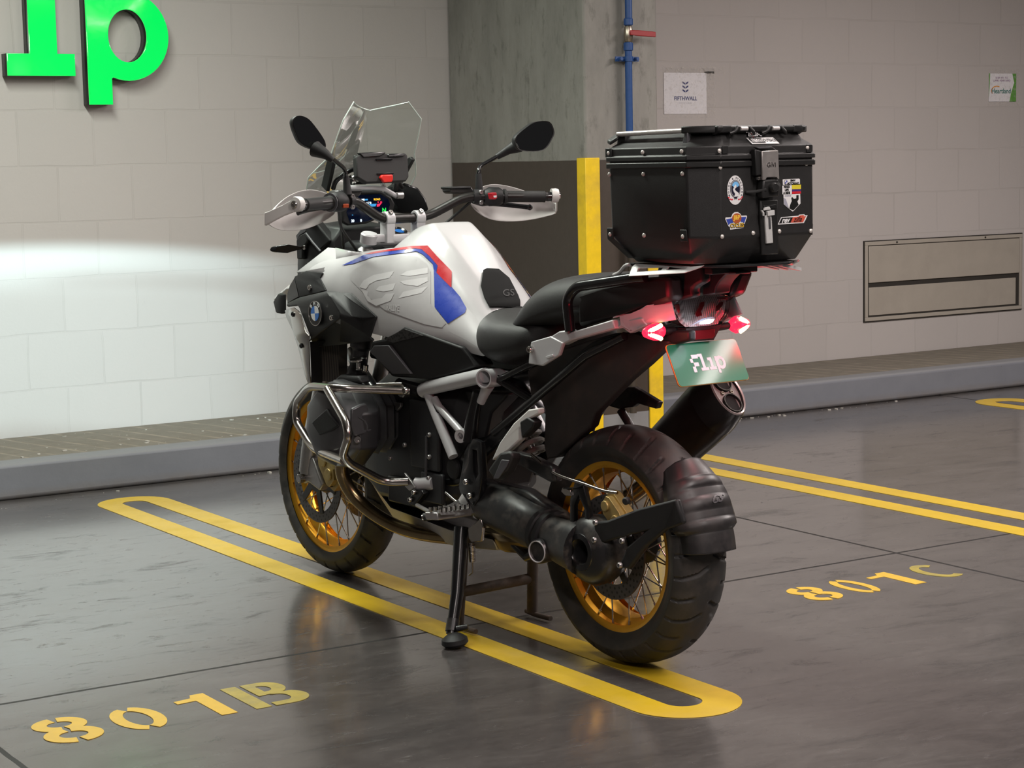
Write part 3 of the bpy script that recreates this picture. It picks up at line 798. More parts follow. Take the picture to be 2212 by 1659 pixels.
for s in (1, -1):
    c = V(1.385, 0.085, 0.375)
    bm, R_ = caliper(c, -0.9, 1.15)
    bb = bolt(c+R_ @ V(0.045, 0.026, -0.028), (0, 1, 0), 0.010, 0.012); b2 = bolt(c+R_ @ V(-0.048, 0.026, -0.026), (0, 1, 0), 0.010, 0.012)
    hose = tube(spline([c+V(0, 0.03, 0.04), (1.36, 0.11, 0.46), (1.36, 0.10, 0.60), (1.27, 0.09, 0.86)], 6), 0.0045)
    if s < 0: bm, bb, b2, hose = mir(bm), mir(bb), mir(b2), mir(hose)
    cal = add('brake_caliper', bm, M_CAL, bike, bevel=0.003)
    add('bolt', bb, M_BLKG, cal); add('bolt', b2, M_BLKG, cal)
    add('brake_hose', hose, M_BLKG, bike)
def strip_over(cx, cz, R, a0, a1, prof, n=26):
    """mudguard: cross profile (y, dr) swept on an arc about a wheel axle"""
    secs = []
    for i in range(n+1):
        a = math.radians(a0+(a1-a0)*i/n)
        secs.append([(cx+(R+dr)*math.cos(a), y, cz+(R+dr)*math.sin(a)) for y, dr in prof])
    return loft(secs, closed=False)
bm = strip_over(1.525, 0.325, 0.352, 85, 150, [(-.078, -.045), (-.07, -.01), (-.04, .004), (0, .008), (.04, .004), (.07, -.01), (.078, -.045)])
add('mudguard', bm, M_BLK, bike, solid=0.004)
# telelever arm and strut
add2('telelever_arm', tube([(0.98, 0.14, 0.60), (1.20, 0.10, 0.70), (1.34, 0.04, 0.74)], [0.022, 0.02, 0.024], n=12), M_BLKG, bike)
bm = tube([(1.16, 0, 0.66), (1.10, 0, 1.02)], 0.016, n=14)
add('strut', bm, M_CHROME, bike)
add('coil_spring', tube([V(1.15+0.04*math.cos(t)-0.06*t/60, 0.04*math.sin(t), 0.72+0.24*t/60) for t in [i*0.35 for i in range(172)]], 0.006, n=6), M_BLKG, bike)

# ---------------------------------------------------------------- engine
bm = half_loft([(x, [(0, zt), (0.10, zt), (w, zt-0.05), (w+0.005, (zt+zb)/2), (w, zb+0.05), (0.08, zb), (0, zb)]) for x, w, zt, zb in
    ((0.56, 0.10, 0.66, 0.40), (0.62, 0.145, 0.70, 0.34), (0.80, 0.155, 0.72, 0.29), (1.02, 0.155, 0.71, 0.29), (1.12, 0.14, 0.66, 0.33), (1.17, 0.09, 0.60, 0.40))])
eng = add('engine_block', bm, M_ENG, bike, bevel=0.008)
bm = B()
for x, z, w, h in ((0.735, 0.55, 0.15, 0.20), (0.70, 0.40, 0.11, 0.09), (0.86, 0.37, 0.16, 0.08)):
    prism([(x-w/2, 0.158, z-h/2), (x+w/2, 0.158, z-h/2), (x+w/2, 0.158, z+h/2), (x-w/2, 0.158, z+h/2)], (0, 0.016, 0), bm)
add('engine_cover', bm, M_ENG, bike, bevel=0.006)
for p in ((.698,.175,.556), (.7005,.175,.4916), (.8304,.175,.5126), (.912,.175,.4642), (.7063,.175,.4285)):
    add('bolt', bolt(p, (0, 1, 0), 0.007, 0.008), M_ALUD, eng)
add('oil_cooler_line', tube(spline([(.7103,.18,.5516), (.7127,.18,.4926), (.7215,.178,.4325)], 4), 0.004), M_GREYPL, bike)
add('wire_clip', prism([(.895,.17,.6312), (.8604,.17,.6342), (.8609,.17,.623), (.8822,.17,.608), (.8925,.17,.6108)], (0, -0.01, 0)), M_ALUD, bike, bevel=0.002)
# cylinders with their stepped covers, one each side
def oct_(cx, cz, a, b, y, k=0.42, rot=0.0, n=None):
    P = [(a, -b*k), (a, b*k), (a*k, b), (-a*k, b), (-a, b*k), (-a, -b*k), (-a*k, -b), (a*k, -b)]
    return [(cx+p*math.cos(rot)-q*math.sin(rot), y, cz+p*math.sin(rot)+q*math.cos(rot)) for p, q in P]
CXY = (0.985, 0.575)
def barrel():
    secs = []
    for i in range(9):
        y = 0.15+i*0.0135
        g = 0.012 if i % 2 else 0
        secs.append(oct_(CXY[0], CXY[1], 0.098-g, 0.098-g, y, 0.5))
    return loft(secs)
add2('cylinder', barrel(), M_ENG, bike)
hd = loft([oct_(0.98, 0.575, 0.116, 0.118, 0.245, 0.44, 0.1), oct_(0.98, 0.573, 0.124, 0.124, 0.262, 0.42, 0.1), oct_(0.98, 0.573, 0.124, 0.124, 0.300, 0.42, 0.1), oct_(0.982, 0.572, 0.114, 0.114, 0.318, 0.42, 0.1)])
add2('cylinder_head', hd, M_ENG, bike, bevel=0.004)
vc = loft([oct_(0.982, 0.572, 0.122, 0.122, 0.304, 0.42, 0.1), oct_(0.982, 0.572, 0.116, 0.116, 0.340, 0.40, 0.1), oct_(0.985, 0.574, 0.094, 0.096, 0.364, 0.40, 0.12), oct_(0.99, 0.575, 0.060, 0.066, 0.371, 0.45, 0.12)])
vcl, vcr = add2('valve_cover', vc, M_HEAD, bike, bevel=0.005)
for cov, s in ((vcl, 1), (vcr, -1)):
    bm = prism([(.872,.3372,.6318), (.872,.3067,.6418), (.872,.2857,.6432), (.872,.2692,.5969), (.872,.2676,.5605), (.872,.2947,.554), (.872,.3299,.5501), (.872,.3394,.5816)], (-0.016, 0.004, 0))
    b2 = bolt((.868,.3195,.5405), (-1, 0.3, 0), 0.012, 0.014)
    b4 = prism([(1.0326,.366,.5784), (.9954,.366,.5993), (.9406,.366,.6281), (.9221,.366,.6117), (.8748,.366,.5838), (.9265,.366,.5624), (.9877,.366,.5449)], (0, 0.010, 0))
    b5 = prism([(.856,.3237,.6087), (.856,.2949,.5953), (.856,.287,.5784), (.856,.2885,.5623), (.856,.2938,.5627), (.856,.2933,.579), (.856,.3013,.5923)], (-0.003, 0, 0))
    if s < 0: bm, b2, b4, b5 = mir(bm), mir(b2), mir(b4), mir(b5)
    cb = add('cover_boss', bm, M_HEAD, cov, bevel=0.005); add('bolt', b2, M_CHROME, cov); add('cover_plate', b4, M_BLK, cov, bevel=0.004)
    add('cover_ridge', b5, M_HEAD, cov, bevel=0.002)
# throttle body above the cylinder with shiny fittings
bm = lathe([(0, 0), (0.030, 0), (0.034, 0.012), (0.030, 0.03), (0.026, 0.045), (0.026, 0.09), (0.034, 0.10), (0.034, 0.13), (0, 0.13)], (1.0556,.2,.6912), (-0.15, -0.1, 1), n=26)
add2('throttle_body', bm, M_ENG, bike)
def shiny(p, q, r): return lathe([(0, 0), (r, 0), (r*1.1, 0.2*(V(q)-V(p)).length), (r*0.8, 0.25*(V(q)-V(p)).length), (r*0.8, (V(q)-V(p)).length), (0, (V(q)-V(p)).length)], p, V(q)-V(p), n=16)
add('injector', shiny((.9851,.235,.7276), (.984,.235,.7487), 0.008), M_CHROME, bike)
add('injector', shiny((.964,.225,.7214), (.9585,.225,.7428), 0.010), M_CHROME, bike)
add('hose_clamp', lathe([(0.018, 0), (0.026, 0.003), (0.026, 0.008), (0.016, 0.012), (0, 0.012)], (.9815,.235,.7547), (0, 0.2, 1), n=20), M_CHROME, bike)
add('ignition_coil', prism([(1.067,.27,.6839), (1.0662,.27,.6982), (1.0381,.27,.7121), (.9929,.27,.7121), (.9349,.27,.7155), (.9182,.27,.696)], (0, -0.04, 0)), M_BLK, bike, bevel=0.008)

# ---------------------------------------------------------------- exhaust
add2('header_pipe', tube(spline([(1.03, 0.27, 0.49), (1.06, 0.255, 0.40), (1.02, 0.215, 0.315), (0.88, 0.165, 0.255), (0.70, 0.10, 0.245), (0.52, 0.02, 0.27)], 8), 0.021, n=16), M_GILT, bike)
add('collector', half_loft([(0.60, [(0, .31), (.06, .30), (.075, .27), (.06, .235), (0, .23)]), (0.46, [(0, .33), (.09, .32), (.11, .28), (.09, .235), (0, .23)]), (0.30, [(0, .33), (.08, .32), (.10, .29), (.08, .25), (0, .245)])]), M_GILT, bike, bevel=0.01, label='heat-stained collector box')
add('exhaust_pipe', tube(spline([(0.34, -0.06, 0.30), (0.26, -0.14, 0.36), (0.17, -0.185, 0.43), (0.12, -0.20, 0.48)], 6), 0.026, n=16), M_GILT, bike)
M_MUFF = mat('black_silencer_sleeve', (0.028, 0.022, 0.018), 0.34, 0.5, var=0.15, scale=20)
ms, me_ = V(0.17, -0.195, 0.472), V(-0.150, -0.215, 0.722)
du = (me_-ms).normalized()
def ell(t, a, b):
    u = V(0, 1, 0); w = du.cross(u).normalized(); c = ms+(me_-ms)*t
    return [c+u*a*math.cos(2*PI*j/36)+w*b*math.sin(2*PI*j/36) for j in range(36)]
add('silencer', loft([ell(0.0, .03, .03), ell(0.10, .045, .06), ell(0.18, .052, .077), ell(0.72, .058, .087), ell(0.80, .058, .086)]), M_MUFF, bike, angle=50)
cap = add('silencer_cap', loft([ell(0.80, .0595, .088), ell(0.86, .058, .086), ell(0.96, .052, .078), ell(0.985, .048, .073), ell(0.985, .043, .068), ell(0.965, .041, .065)]), mat('black_silencer_cap', (0.012, 0.011, 0.011), 0.3), bike, angle=40)
w_ = du.cross(V(0, 1, 0)).normalized()
M_STEEL2 = mat('polished_outlet', (0.36, 0.33, 0.32), 0.3, 0.5)
rim_ = loft([ell(0.985, .0485, .0735), ell(0.995, .046, .071), ell(0.99, .042, .067)], caps=False)
add('outlet_rim', rim_, M_STEEL2, cap)
add('outlet_plate', loft([ell(0.966, .041, .065), ell(0.972, .041, .065)]), M_STEEL2, cap)
M_BORE = mat('black_bore', (0.003, 0.003, 0.003), 0.9)  # near-black colour for the closed outlet discs
for k in (-0.032, 0.034):
    c = ms+(me_-ms)*0.972+w_*k
    add('outlet', lathe([(0, 0.001), (0.025, 0.001), (0.026, 0.007), (0.029, 0.007), (0.029, -0.003)], c, du, n=30), M_BORE, cap)
    add('outlet_ring', lathe([(0.0255, 0.002), (0.0262, 0.008), (0.0285, 0.008), (0.029, 0.002)], c, du, n=30, close=True), M_CHROME, cap)
for k in (-0.016, 0.016):
    add('screw', bolt(ms+(me_-ms)*0.972+V(0, k, 0), du, 0.006, 0.005), M_BRASS, cap)
add('silencer_bracket', prism([(.1891,-.06,.696), (.1107,-.06,.7234), (.0577,-.06,.7278), (.006,-.06,.7117), (-.045,-.06,.6959), (-.0334,-.06,.6764), (.0439,-.06,.6842), (.0645,-.06,.6731), (.1236,-.06,.662), (.1836,-.06,.6679), (.2366,-.06,.6132), (.2517,-.06,.6271)], (0, -0.02, 0)), M_DIRTBLK, bike, bevel=0.004)
add('silencer_bracket', tube([(.1118,-.06,.6593), (.0654,-.06,.6149)], 0.012), M_DIRTBLK, bike)
add('silencer_bracket', tube([(.214,-.05,.6469), (.2269,-.05,.6151), (.2335,-.05,.5952)], 0.012), M_DIRTBLK, bike)

# ---------------------------------------------------------------- stainless crash bars
def bars(s):
    a = fillet([(.7797,.19,.6781), (.8708,.385,.6955), (1.0769,.35,.6813), (1.2218,.315,.6164), (1.2307,.315,.5574), (1.0988,.335,.4901), (.8071,.4,.4917)], 0.05, 6)
    b = fillet([(.9088,.388,.6889), (.7487,.425,.6141), (.7267,.43,.5738), (.7879,.415,.5136), (.7963,.39,.4847), (.8014,.27,.4162), (.7588,.215,.4173)], 0.05, 6)
    out = [tube(a, 0.0125, n=16), tube(b, 0.0125, n=16)]
    return out if s > 0 else [mir(q) for q in out]
for s in (1, -1):
    for q in bars(s): add('engine_guard', q, M_STEEL, bike)
add('guard_lug', disc((.801,.185,.6777), (0, 1, 0), 0.021, 0.022, b=0.003), M_STEEL, bike)
add('bolt', bolt((.765,.208,.6826), (0, 1, 0), 0.011, 0.010), M_CHROME, bike)
add('guard_lug', disc((.7546,.165,.6782), (0.75, 0.2, 0.1), 0.021, 0.09), M_BLKG, bike)
add('guard_lug', prism([(.7893,.21,.439), (.7531,.21,.4174), (.7336,.21,.4014), (.7644,.21,.3883), (.7876,.21,.3983), (.7766,.21,.4182)], (0, -0.008, 0)), M_ALUD, bike, bevel=0.002)
add('guard_strap', tube([(.7809,.3,.707), (.7331,.245,.7075)], 0.004), M_STEEL, bike)

# ---------------------------------------------------------------- silver tube frame
FR = 0.019
add2('frame_tube', tube([(.7446,.165,.679), (.7111,.165,.6909), (.4253,.165,.7495)], 0.021, n=18), M_ALU, bike)
add2('frame_tube', tube([(.7183,.165,.6739), (.6766,.168,.6195), (.5848,.172,.5043)], 0.0145, n=16), M_ALU, bike)
add2('frame_tube', tube([(.686,.165,.6621), (.6609,.165,.6389), (.5594,.17,.5877), (.5319,.172,.5728)], 0.011, n=14), M_ALU, bike)
add2('frame_eyelet', lathe([(0.010, -0.012), (0.019, -0.012), (0.019, 0.014), (0.010, 0.014)], (.5344,.172,.5704), (-.4, 1, 0), n=24, close=True), M_ALU, bike)
eye_c = V((.4183,.165,.7413))
add2('frame_socket', lathe([(0.025, -0.06), (0.0265, 0.018), (0.0225, 0.018), (0.021, -0.03), (0.0, -0.03)], eye_c, (-.35, 1, 0.05), n=30), M_ALU, bike)
add2('frame_tube', tube([(.4283,.155,.7222), (.4473,.155,.6961), (.4665,.155,.6698)], [0.019, 0.014, 0.012], n=14), M_ALU, bike)
add2('engine_strut', tube([(.4851,.15,.696), (.5046,.155,.6344), (.5187,.16,.5551)], [0.016, 0.019, 0.022], n=14), M_BLKG, bike)
add2('subframe_tube', tube([(.4068,.14,.7403), (.2773,.12,.6905), (.2707,.115,.6827)], 0.011), M_BLKG, bike)
add2('subframe_tube', tube([(.3892,.14,.7396), (.2592,.14,.7874), (.2223,.13,.8005)], 0.010), M_BLKG, bike)
add2('subframe_tube', tube([(.4127,.15,.5882), (.2433,.135,.6944), (.0168,.13,.8297), (-.1371,.125,.8892)], 0.0115), M_BLKG, bike)
add('airbox_side', prism([(.7416,.11,.6821), (.4162,.1,.6942), (.4226,.1,.6831), (.4971,.1,.6303), (.5376,.1,.5257), (.6877,.11,.5472)], (0, -0.05, 0)), M_ENG, bike, bevel=0.01)
# pivot casting and foot-peg hanger
bm = prism([(.7178,.15,.4263), (.7058,.15,.3945), (.6208,.15,.4088), (.5565,.15,.4277), (.4916,.15,.5), (.3923,.15,.5605), (.3317,.15,.6016), (.3724,.15,.6254), (.4584,.15,.5747), (.5459,.15,.5513), (.5918,.15,.5031), (.6507,.15,.4709), (.6519,.15,.4379)], (0, -0.05, 0))
add2('pivot_casting', bm, M_BLKG, bike, bevel=0.012)
add2('pivot_cap', disc((.6061,.152,.4654), (0, 1, 0), 0.030, 0.012, b=0.004), M_BLK, bike)
add2('frame_collar', tube([(.7642,.19,.4083), (.7492,.178,.4051), (.6957,.165,.414)], [0.017, 0.0195, 0.0195], n=16), M_ALU, bike)
bm = flat_shape([[(0, 0), (0.035, 0.10), (0.075, 0.145), (0.115, 0.14), (0.12, 0.05), (0.10, -0.02), (0.075, -0.045), (0.045, -0.03), (0.01, -0.02)], [(0.072, 0.115), (0.095, 0.115), (0.10, 0.05), (0.085, 0.03), (0.075, 0.05)]], 0.02, (.5442,.165,.4236), (-1, 0.0, 0), (0, 0, 1), 0.003)
add('peg_hanger', bm, M_BLKG, bike)
for p in ((.4945,.19,.4451), (.4772,.19,.4081)): add('bolt', bolt(p, (0, 1, 0), 0.009, 0.008), M_CHROME, bike)
# rider foot peg with teeth, silver hanger legs
pg = empty('foot_peg', (0, 0, 0)); pg.parent = bike
bm = prism([(.4747,.3,.3805), (.5223,.2,.3927), (.5258,.18,.4133), (.5089,.175,.3898), (.4909,.175,.3706), (.5005,.19,.3622)], (-0.012, 0, -0.012))
add('peg_arm', bm, M_ALUD, pg, bevel=0.003)
bm = prism([(.4812,.3,.3725), (.4763,.185,.3738), (.4771,.185,.3505), (.4757,.3,.3521)], (0.035, 0.02, 0.0))
add('tread_plate', bm, M_ALUD, pg, bevel=0.003)
bm = B()
for i in range(7):
    a = V((.4717,.3,.3756)); b = V((.4764,.187,.3758)); q = a+(b-a)*(i+0.5)/7
    box(q+V(0.004, 0, 0.004), (0.010, 0.006, 0.012), bm); box(q+V(0.030, 0.016, 0.004), (0.010, 0.006, 0.012), bm)
o = add('tread_teeth', bm, M_CHROME, pg); o['kind'] = 'stuff'
bm = prism([(.4975,.17,.3871), (.4736,.165,.3932), (.4638,.16,.3475), (.4348,.155,.3295), (.4536,.155,.3144), (.4767,.16,.3314), (.4991,.17,.3403)], (0.0, -0.02, 0))
add('stand_bracket', bm, M_ALU, bike, bevel=0.003)
add('shift_lever', tube([(.7224,.21,.3512), (.5828,.25,.351)], 0.006), M_ALUD, bike)
bm = tube([(.5717,.285,.3459), (.5421,.26,.3541)], 0.012, n=14)
add('shift_toe_peg', bm, M_GRIP, bike)
add('bolt', disc((.57,.287,.3461), V((.5717,.285,.3459))-V((.5421,.26,.3541)), 0.008, 0.004), M_CHROME, bike)
add('shift_linkage', prism([(.7564,.2,.3863), (.7159,.2,.3951), (.7031,.2,.3857), (.7583,.2,.3416), (.7919,.2,.3446), (.7809,.2,.3646)], (0, -0.025, 0)), M_BLKG, bike, bevel=0.004)
add('bolt', bolt((.7678,.202,.361), (0, 1, 0), 0.008, 0.008), M_CHROME, bike)
add('bolt', bolt((.7466,.202,.3859), (0, 1, 0), 0.008, 0.008), M_CHROME, bike)
add('selector_rod', tube([(.6303,.17,.3953), (.5734,.17,.3735)], 0.004), M_CHROME, bike)
add('belly_pan', half_loft([(1.10, [(0, .33), (.10, .34), (.13, .36), (.10, .31), (0, .30)]), (0.95, [(0, .25), (.12, .26), (.16, .31), (.13, .245), (0, .235)]), (0.66, [(0, .235), (.11, .24), (.14, .28), (.12, .225), (0, .215)]), (0.5, [(0, .25), (.08, .25), (.1, .27), (.085, .235), (0, .23)])]), M_ALUD, bike, bevel=0.004)

# ---------------------------------------------------------------- stands
st = empty('side_stand', (0, 0, 0)); st.parent = bike
ft = V(0.443, 0.280, 0)
top = V((.5556,.17,.3043)); mid = V((.5104,.22,.1297)); low = V((.4774,.265,.0247))
add('leg', tube([top, mid, low], [0.021, 0.0185, 0.016], n=18), M_BLKG, st)
add('collar', tube([low+(mid-low)*0.36, low+(mid-low)*0.06], 0.0185, n=18), M_DIRTBLK, st)
bm = lathe([(0, 0), (0.030, 0.0), (0.038, 0.008), (0.036, 0.020), (0.020, 0.032), (0, 0.034)], (ft.x-0.012, ft.y+0.004, 0.0042), (0.05, 0.1, 1), n=26)
add('foot', bm, M_BLK, st)
add('lug', tube([(.4586,.26,.0421), (.4379,.235,.0476)], 0.009), M_DIRTBLK, st)
def coil(a, b, r, turns, w, bm=None):
    a, b = V(a), V(b); u, v, d = frame_of(b-a); n = turns*10
    return tube([a+(b-a)*i/n+(u*math.cos(2*PI*i/10)+v*math.sin(2*PI*i/10))*r for i in range(n+1)], w, bm, 6)
add('return_spring', coil((.5201,.16,.2638), (.5188,.16,.2086), 0.008, 14, 0.0022), M_STEEL, st)
add('spring_hook', tube([(.5188,.16,.2086), (.5198,.16,.1788), (.5362,.16,.1687)], 0.003), M_STEEL, st)
add('bracket', prism([(.4941,.19,.3118), (.4514,.175,.347), (.4429,.175,.3209), (.4609,.17,.2776), (.5055,.17,.2673), (.5096,.18,.2827)], (0, -0.012, 0)), M_STEEL, st, bevel=0.003)
cs = empty('centre_stand', (0, 0, 0)); cs.parent = bike
M_RUST = mat('dusty_stand_steel', (0.06, 0.045, 0.036), 0.6, dirt=(0.17, 0.115, 0.085), dscale=14)
csr = V(0.600, -0.125, 0.0)
# legs reach the floor on both sides, a dusty cross tube joins them
for s in (1, -1):
    a, b = (V((.6097,.125,.2642)), V((.5915,.165,-.0094))) if s > 0 else (V((.5521,-.08,.2878)), V((.5803,-.092,.0166)))
    b.z = 0.015
    add('leg', tube([a, b], 0.0165, n=16), M_RUST, cs)
    add('foot', tube(fillet([b+V(0.03, 0, -0.002), b+V(-0.02, 0, -0.006), b+V(-0.09, 0, -0.004)], 0.02), 0.0075, n=10), M_RUST, cs)
add('cross_tube', tube([(.5952,.15,.1073), (.5721,-.088,.1185)], 0.0155, n=16), M_RUST, cs)

# ---------------------------------------------------------------- swing arm and shaft drive
def taper(a, b, r0, r1, n=22): return tube([a, b], [r0, r1], n=n)
bm = tube([(0.52, 0.115, 0.385), (0.40, 0.122, 0.370), (0.21, 0.125, 0.335), (0.17, 0.125, 0.330)], [0.062, 0.066, 0.062, 0.060], n=28)
add('swing_arm', bm, M_DIRTBLK, bike)
bm = lathe([(0.058, 0), (0.066, 0.004), (0.066, 0.020), (0.060, 0.024), (0.060, 0.032), (0.068, 0.036), (0.068, 0.050), (0.055, 0.056)], (0.225, 0.125, 0.338), (-1, 0, -0.16), n=32)
add('drive_gaiter', bm, M_BLK, bike)
bm = tube([(0.175, 0.125, 0.330), (0.10, 0.128, 0.322), (0.03, 0.130, 0.318)], [0.060, 0.067, 0.075], n=28)
add('drive_housing', bm, M_DIRTBLK, bike)
bm = lathe([(0, -0.06), (0.080, -0.06), (0.092, -0.035), (0.094, 0.0), (0.078, 0.026), (0.050, 0.038), (0.034, 0.040), (0.030, 0.032), (0.028, -0.005), (0, -0.007)], (0.0, 0.135, 0.318), (0, 1, 0), n=44)
add('final_drive', bm, M_DIRTBLK, bike)
bm = prism([(.458,.13,.4419), (.3277,.12,.3668), (.2511,.12,.3093), (.1402,.12,.3256), (.1593,.125,.3904), (.312,.13,.4385)], (0, -0.05, 0))
add('swing_arm_web', bm, M_DIRTBLK, bike, bevel=0.012)
ring_c = (.1512,.197,.3005)
bm = lathe([(0, 0.0), (0.024, 0.0), (0.026, 0.006), (0.030, 0.006), (0.034, 0.0), (0.034, -0.05), (0, -0.05)], ring_c, (-.2, 1, 0), n=30)
add('pivot_boss', bm, M_DIRTBLK, bike)
add('pivot_ring', lathe([(0.0265, 0.005), (0.0275, 0.0085), (0.0295, 0.0085), (0.030, 0.005)], ring_c, (-.2, 1, 0), n=30, close=True), M_ALU, bike)
bm = prism([(.155,.176,.3139), (.0397,.176,.3516), (.028,.176,.2838), (.149,.176,.2814)], (0, -0.04, 0))
add('torque_lug', bm, M_DIRTBLK, bike, bevel=0.008)
add('torque_arm', tube([(.2827,.1,.2678), (0.35, 0.09, 0.24), (0.48, 0.08, 0.29)], 0.014, n=12), M_BLKG, bike)
# upper bracket plate between drive housing and tail of the torque strut
bm = flat_shape([[(-0.085, 0), (0.0, 0.0), (-0.005, 0.10), (-0.03, 0.155), (-0.06, 0.15), (-0.085, 0.08)], [(-0.068, 0.02), (-0.02, 0.02), (-0.022, 0.085), (-0.042, 0.115), (-0.066, 0.08)]], 0.016, (.077,.15,.347), (1, 0, 0), (0, 0, 1), 0.003)
add('brake_bracket', bm, M_BLKG, bike)
add('hose_guide', prism([(.0975,.155,.4766), (.0643,.155,.4726), (.058,.155,.457), (.0847,.155,.4536), (.1045,.155,.4634)], (0, -0.012, 0)), M_STEEL, bike, bevel=0.002)
bm, _ = caliper((-0.072, 0.088, 0.425), 2.45, 0.85)
cal = add('brake_caliper', bm, M_CAL, bike, bevel=0.003)
add('bleed_cap', disc((-.1506,.135,.4696), (-.3, 1, 0), 0.010, 0.012, b=0.003), M_GRIP, cal)
add('brake_hose', tube(spline([(.2257,.16,.5491), (.1238,.16,.511), (.0046,.155,.4963), (-.0724,.15,.4872), (-.1166,.14,.4857)], 6), 0.0042), M_STEEL, bike)
add('brake_cable', tube(spline([(.087,.158,.4741), (.0337,.158,.4828), (-.0045,.157,.4976)], 5), 0.002), M_BLKG, bike)
# pannier rail under the brake hose
bm = prism([(.3035,.165,.5494), (.2122,.165,.5428), (.1303,.165,.5272), (.1143,.165,.488), (.1449,.165,.4842), (.2974,.165,.5163)], (0, -0.03, 0))
add('swing_arm_guard', bm, M_DIRTBLK, bike, bevel=0.008)
# hugger bracket, rear mudguard
bm = prism([(-.0386,.16,.4014), (-.0899,.155,.412), (-.2024,.14,.4573), (-.328,.125,.4955), (-.3476,.12,.4359), (-.2859,.125,.4123), (-.2253,.14,.3622), (-.1691,.15,.2955), (-.1318,.155,.2962), (-.1639,.15,.3543), (-.2198,.14,.3988), (-.1706,.15,.385), (-.0824,.16,.3546), (-.0472,.16,.3502)], (0, -0.018, 0))
add('mudguard_arm', bm, M_BLK, bike, bevel=0.006)
for p in ((-.0566,.163,.4035), (-.0512,.163,.3568), (-.1469,.157,.3048), (-.1487,.15,.3671)): add('bolt', bolt(p, (0, 1, 0), 0.008, 0.008), M_ALUD, bike)
def hugger():
    secs = []
    prof = [(-.098, -.040), (-.094, -.012), (-.07, .010), (-.035, .018), (0, .021), (.035, .018), (.07, .010), (.094, -.012), (.098, -.040)]
    n = 60
    for i in range(n+1):
        a = math.radians(133+(175-133)*i/n)
        f = (0.62+0.38*min(1, i/22))*(1.0 if i < 44 else 0.80 if i > 47 else 1-0.20*(i-44)/3)*0.93
        rib = 0.007*max(0, math.sin(i/n*PI*9.0))**0.5 if 8 < i < 52 and math.sin(i/n*PI*9.0) > 0 else 0
        R = 0.328+0.010*i/n
        secs.append([(R*math.cos(a)+(dr+rib*(1-(y/.098)**2))*math.cos(a), y*f, 0.318+(R+dr+rib*(1-(y/.098)**2))*math.sin(a)) for y, dr in prof])
    return loft(secs, closed=False)
M_HUG = mat('dusty_hugger_plastic', (0.020, 0.019, 0.020), 0.40, dirt=(0.045, 0.038, 0.036), dscale=9)
hg = add('mudguard', hugger(), M_HUG, bike, solid=0.005, off=1.0, angle=60)
M_GREYL2 = mat('dusty_spring_enamel', (0.20, 0.185, 0.17), 0.5)
tr = bvh_of(hg)
def on_hugger():
    bm = text_bm('GS', 0.030, 0.0012, (0, 0, 0), (1, 0, 0), (0, 1, 0), bold=0.0012, shear=0.2)
    c = V((-.3413,0,.4829)); u = V(0, -1, 0); v = V(-.25, 0, 1).normalized()
    for q in bm.verts:
        p = c+u*q.co.x+v*q.co.y; d = (p-SIGHT).normalized(); h, nn, _, _ = tr.ray_cast(SIGHT, d)
        if h is not None: q.co = h+(nn if nn.dot(d) < 0 else -nn)*(0.0006+max(0, q.co.z))
    return bm
add('emblem', on_hugger(), M_GREYPL, hg, flat=True)
add('bore_ring', lathe([(0.033, 0.038), (0.036, 0.042), (0.049, 0.040), (0.052, 0.034)], (0.0, 0.135, 0.318), (0, 1, 0), n=44, close=True), M_BLKG, bike)
# spring and damper
add('damper_rod', tube([(.4215,.03,.5642), (.3901,.03,.5166)], 0.018), M_CHROME, bike)
add('coil_spring', coil((.4127,.05,.6061), (.3629,.05,.5217), 0.036, 4, 0.0075), M_GREYL2, bike)
# passenger peg folded up on its hanger
bm = prism([(.3573,.2,.5222), (.3236,.195,.5749), (.2646,.19,.6334), (.201,.185,.6763), (.1575,.185,.684), (.1548,.185,.6695), (.2017,.185,.6502), (.2392,.188,.6207), (.2373,.19,.5911), (.2855,.195,.5563)], (0, -0.022, 0))
add('passenger_hanger', bm, M_SATIN, bike, bevel=0.004)
bm = prism([(.2359,.19,.6399), (.2037,.188,.6559), (.1729,.188,.6458), (.1795,.188,.6304), (.2277,.19,.5958)], (0, -0.03, 0))
add('hanger_pad', bm, M_BLK, bike, bevel=0.004)
bm = prism([(.3136,.245,.5053), (.2679,.235,.5585), (.2307,.225,.5672), (.2184,.225,.5555), (.2374,.235,.5132), (.2819,.245,.4827)], (0.02, -0.045, -0.01))
add('passenger_peg', bm, M_GRIP, bike, bevel=0.008)
bm = prism([(.2808,.248,.4869), (.2547,.238,.5415), (.2277,.23,.5419), (.2353,.234,.5246), (.2592,.245,.4892)], (-0.004, 0.004, 0))
add('peg_rubber', bm, M_GREYPL, bike, bevel=0.003)

# ---------------------------------------------------------------- tank and side bodywork
TANK = [(0.44, [(0, .84), (.05, .84), (.09, .835), (.125, .82), (.14, .80), (.12, .78)]),
        (0.53, [(0, .908), (.05, .908), (.088, .902), (.132, .87), (.150, .84), (.135, .80)]),
        (0.60, [(0, .985), (.040, .982), (.104, .965), (.146, .91), (.170, .865), (.155, .81)]),
        (0.67, [(0, 1.052), (.060, 1.050), (.110, 1.010), (.162, .945), (.188, .88), (.175, .815)]),
        (0.75, [(0, 1.125), (.066, 1.120), (.111, 1.085), (.176, .985), (.207, .905), (.195, .82)]),
        (0.82, [(0, 1.163), (.068, 1.161), (.114, 1.110), (.186, 1.02), (.217, .935), (.205, .825)]),
        (0.92, [(0, 1.152), (.066, 1.147), (.120, 1.095), (.190, 1.03), (.226, .955), (.215, .835)]),
        (1.00, [(0, 1.105), (.060, 1.100), (.125, 1.080), (.195, 1.03), (.232, .962), (.22, .84)])]
tk = half_loft(TANK)
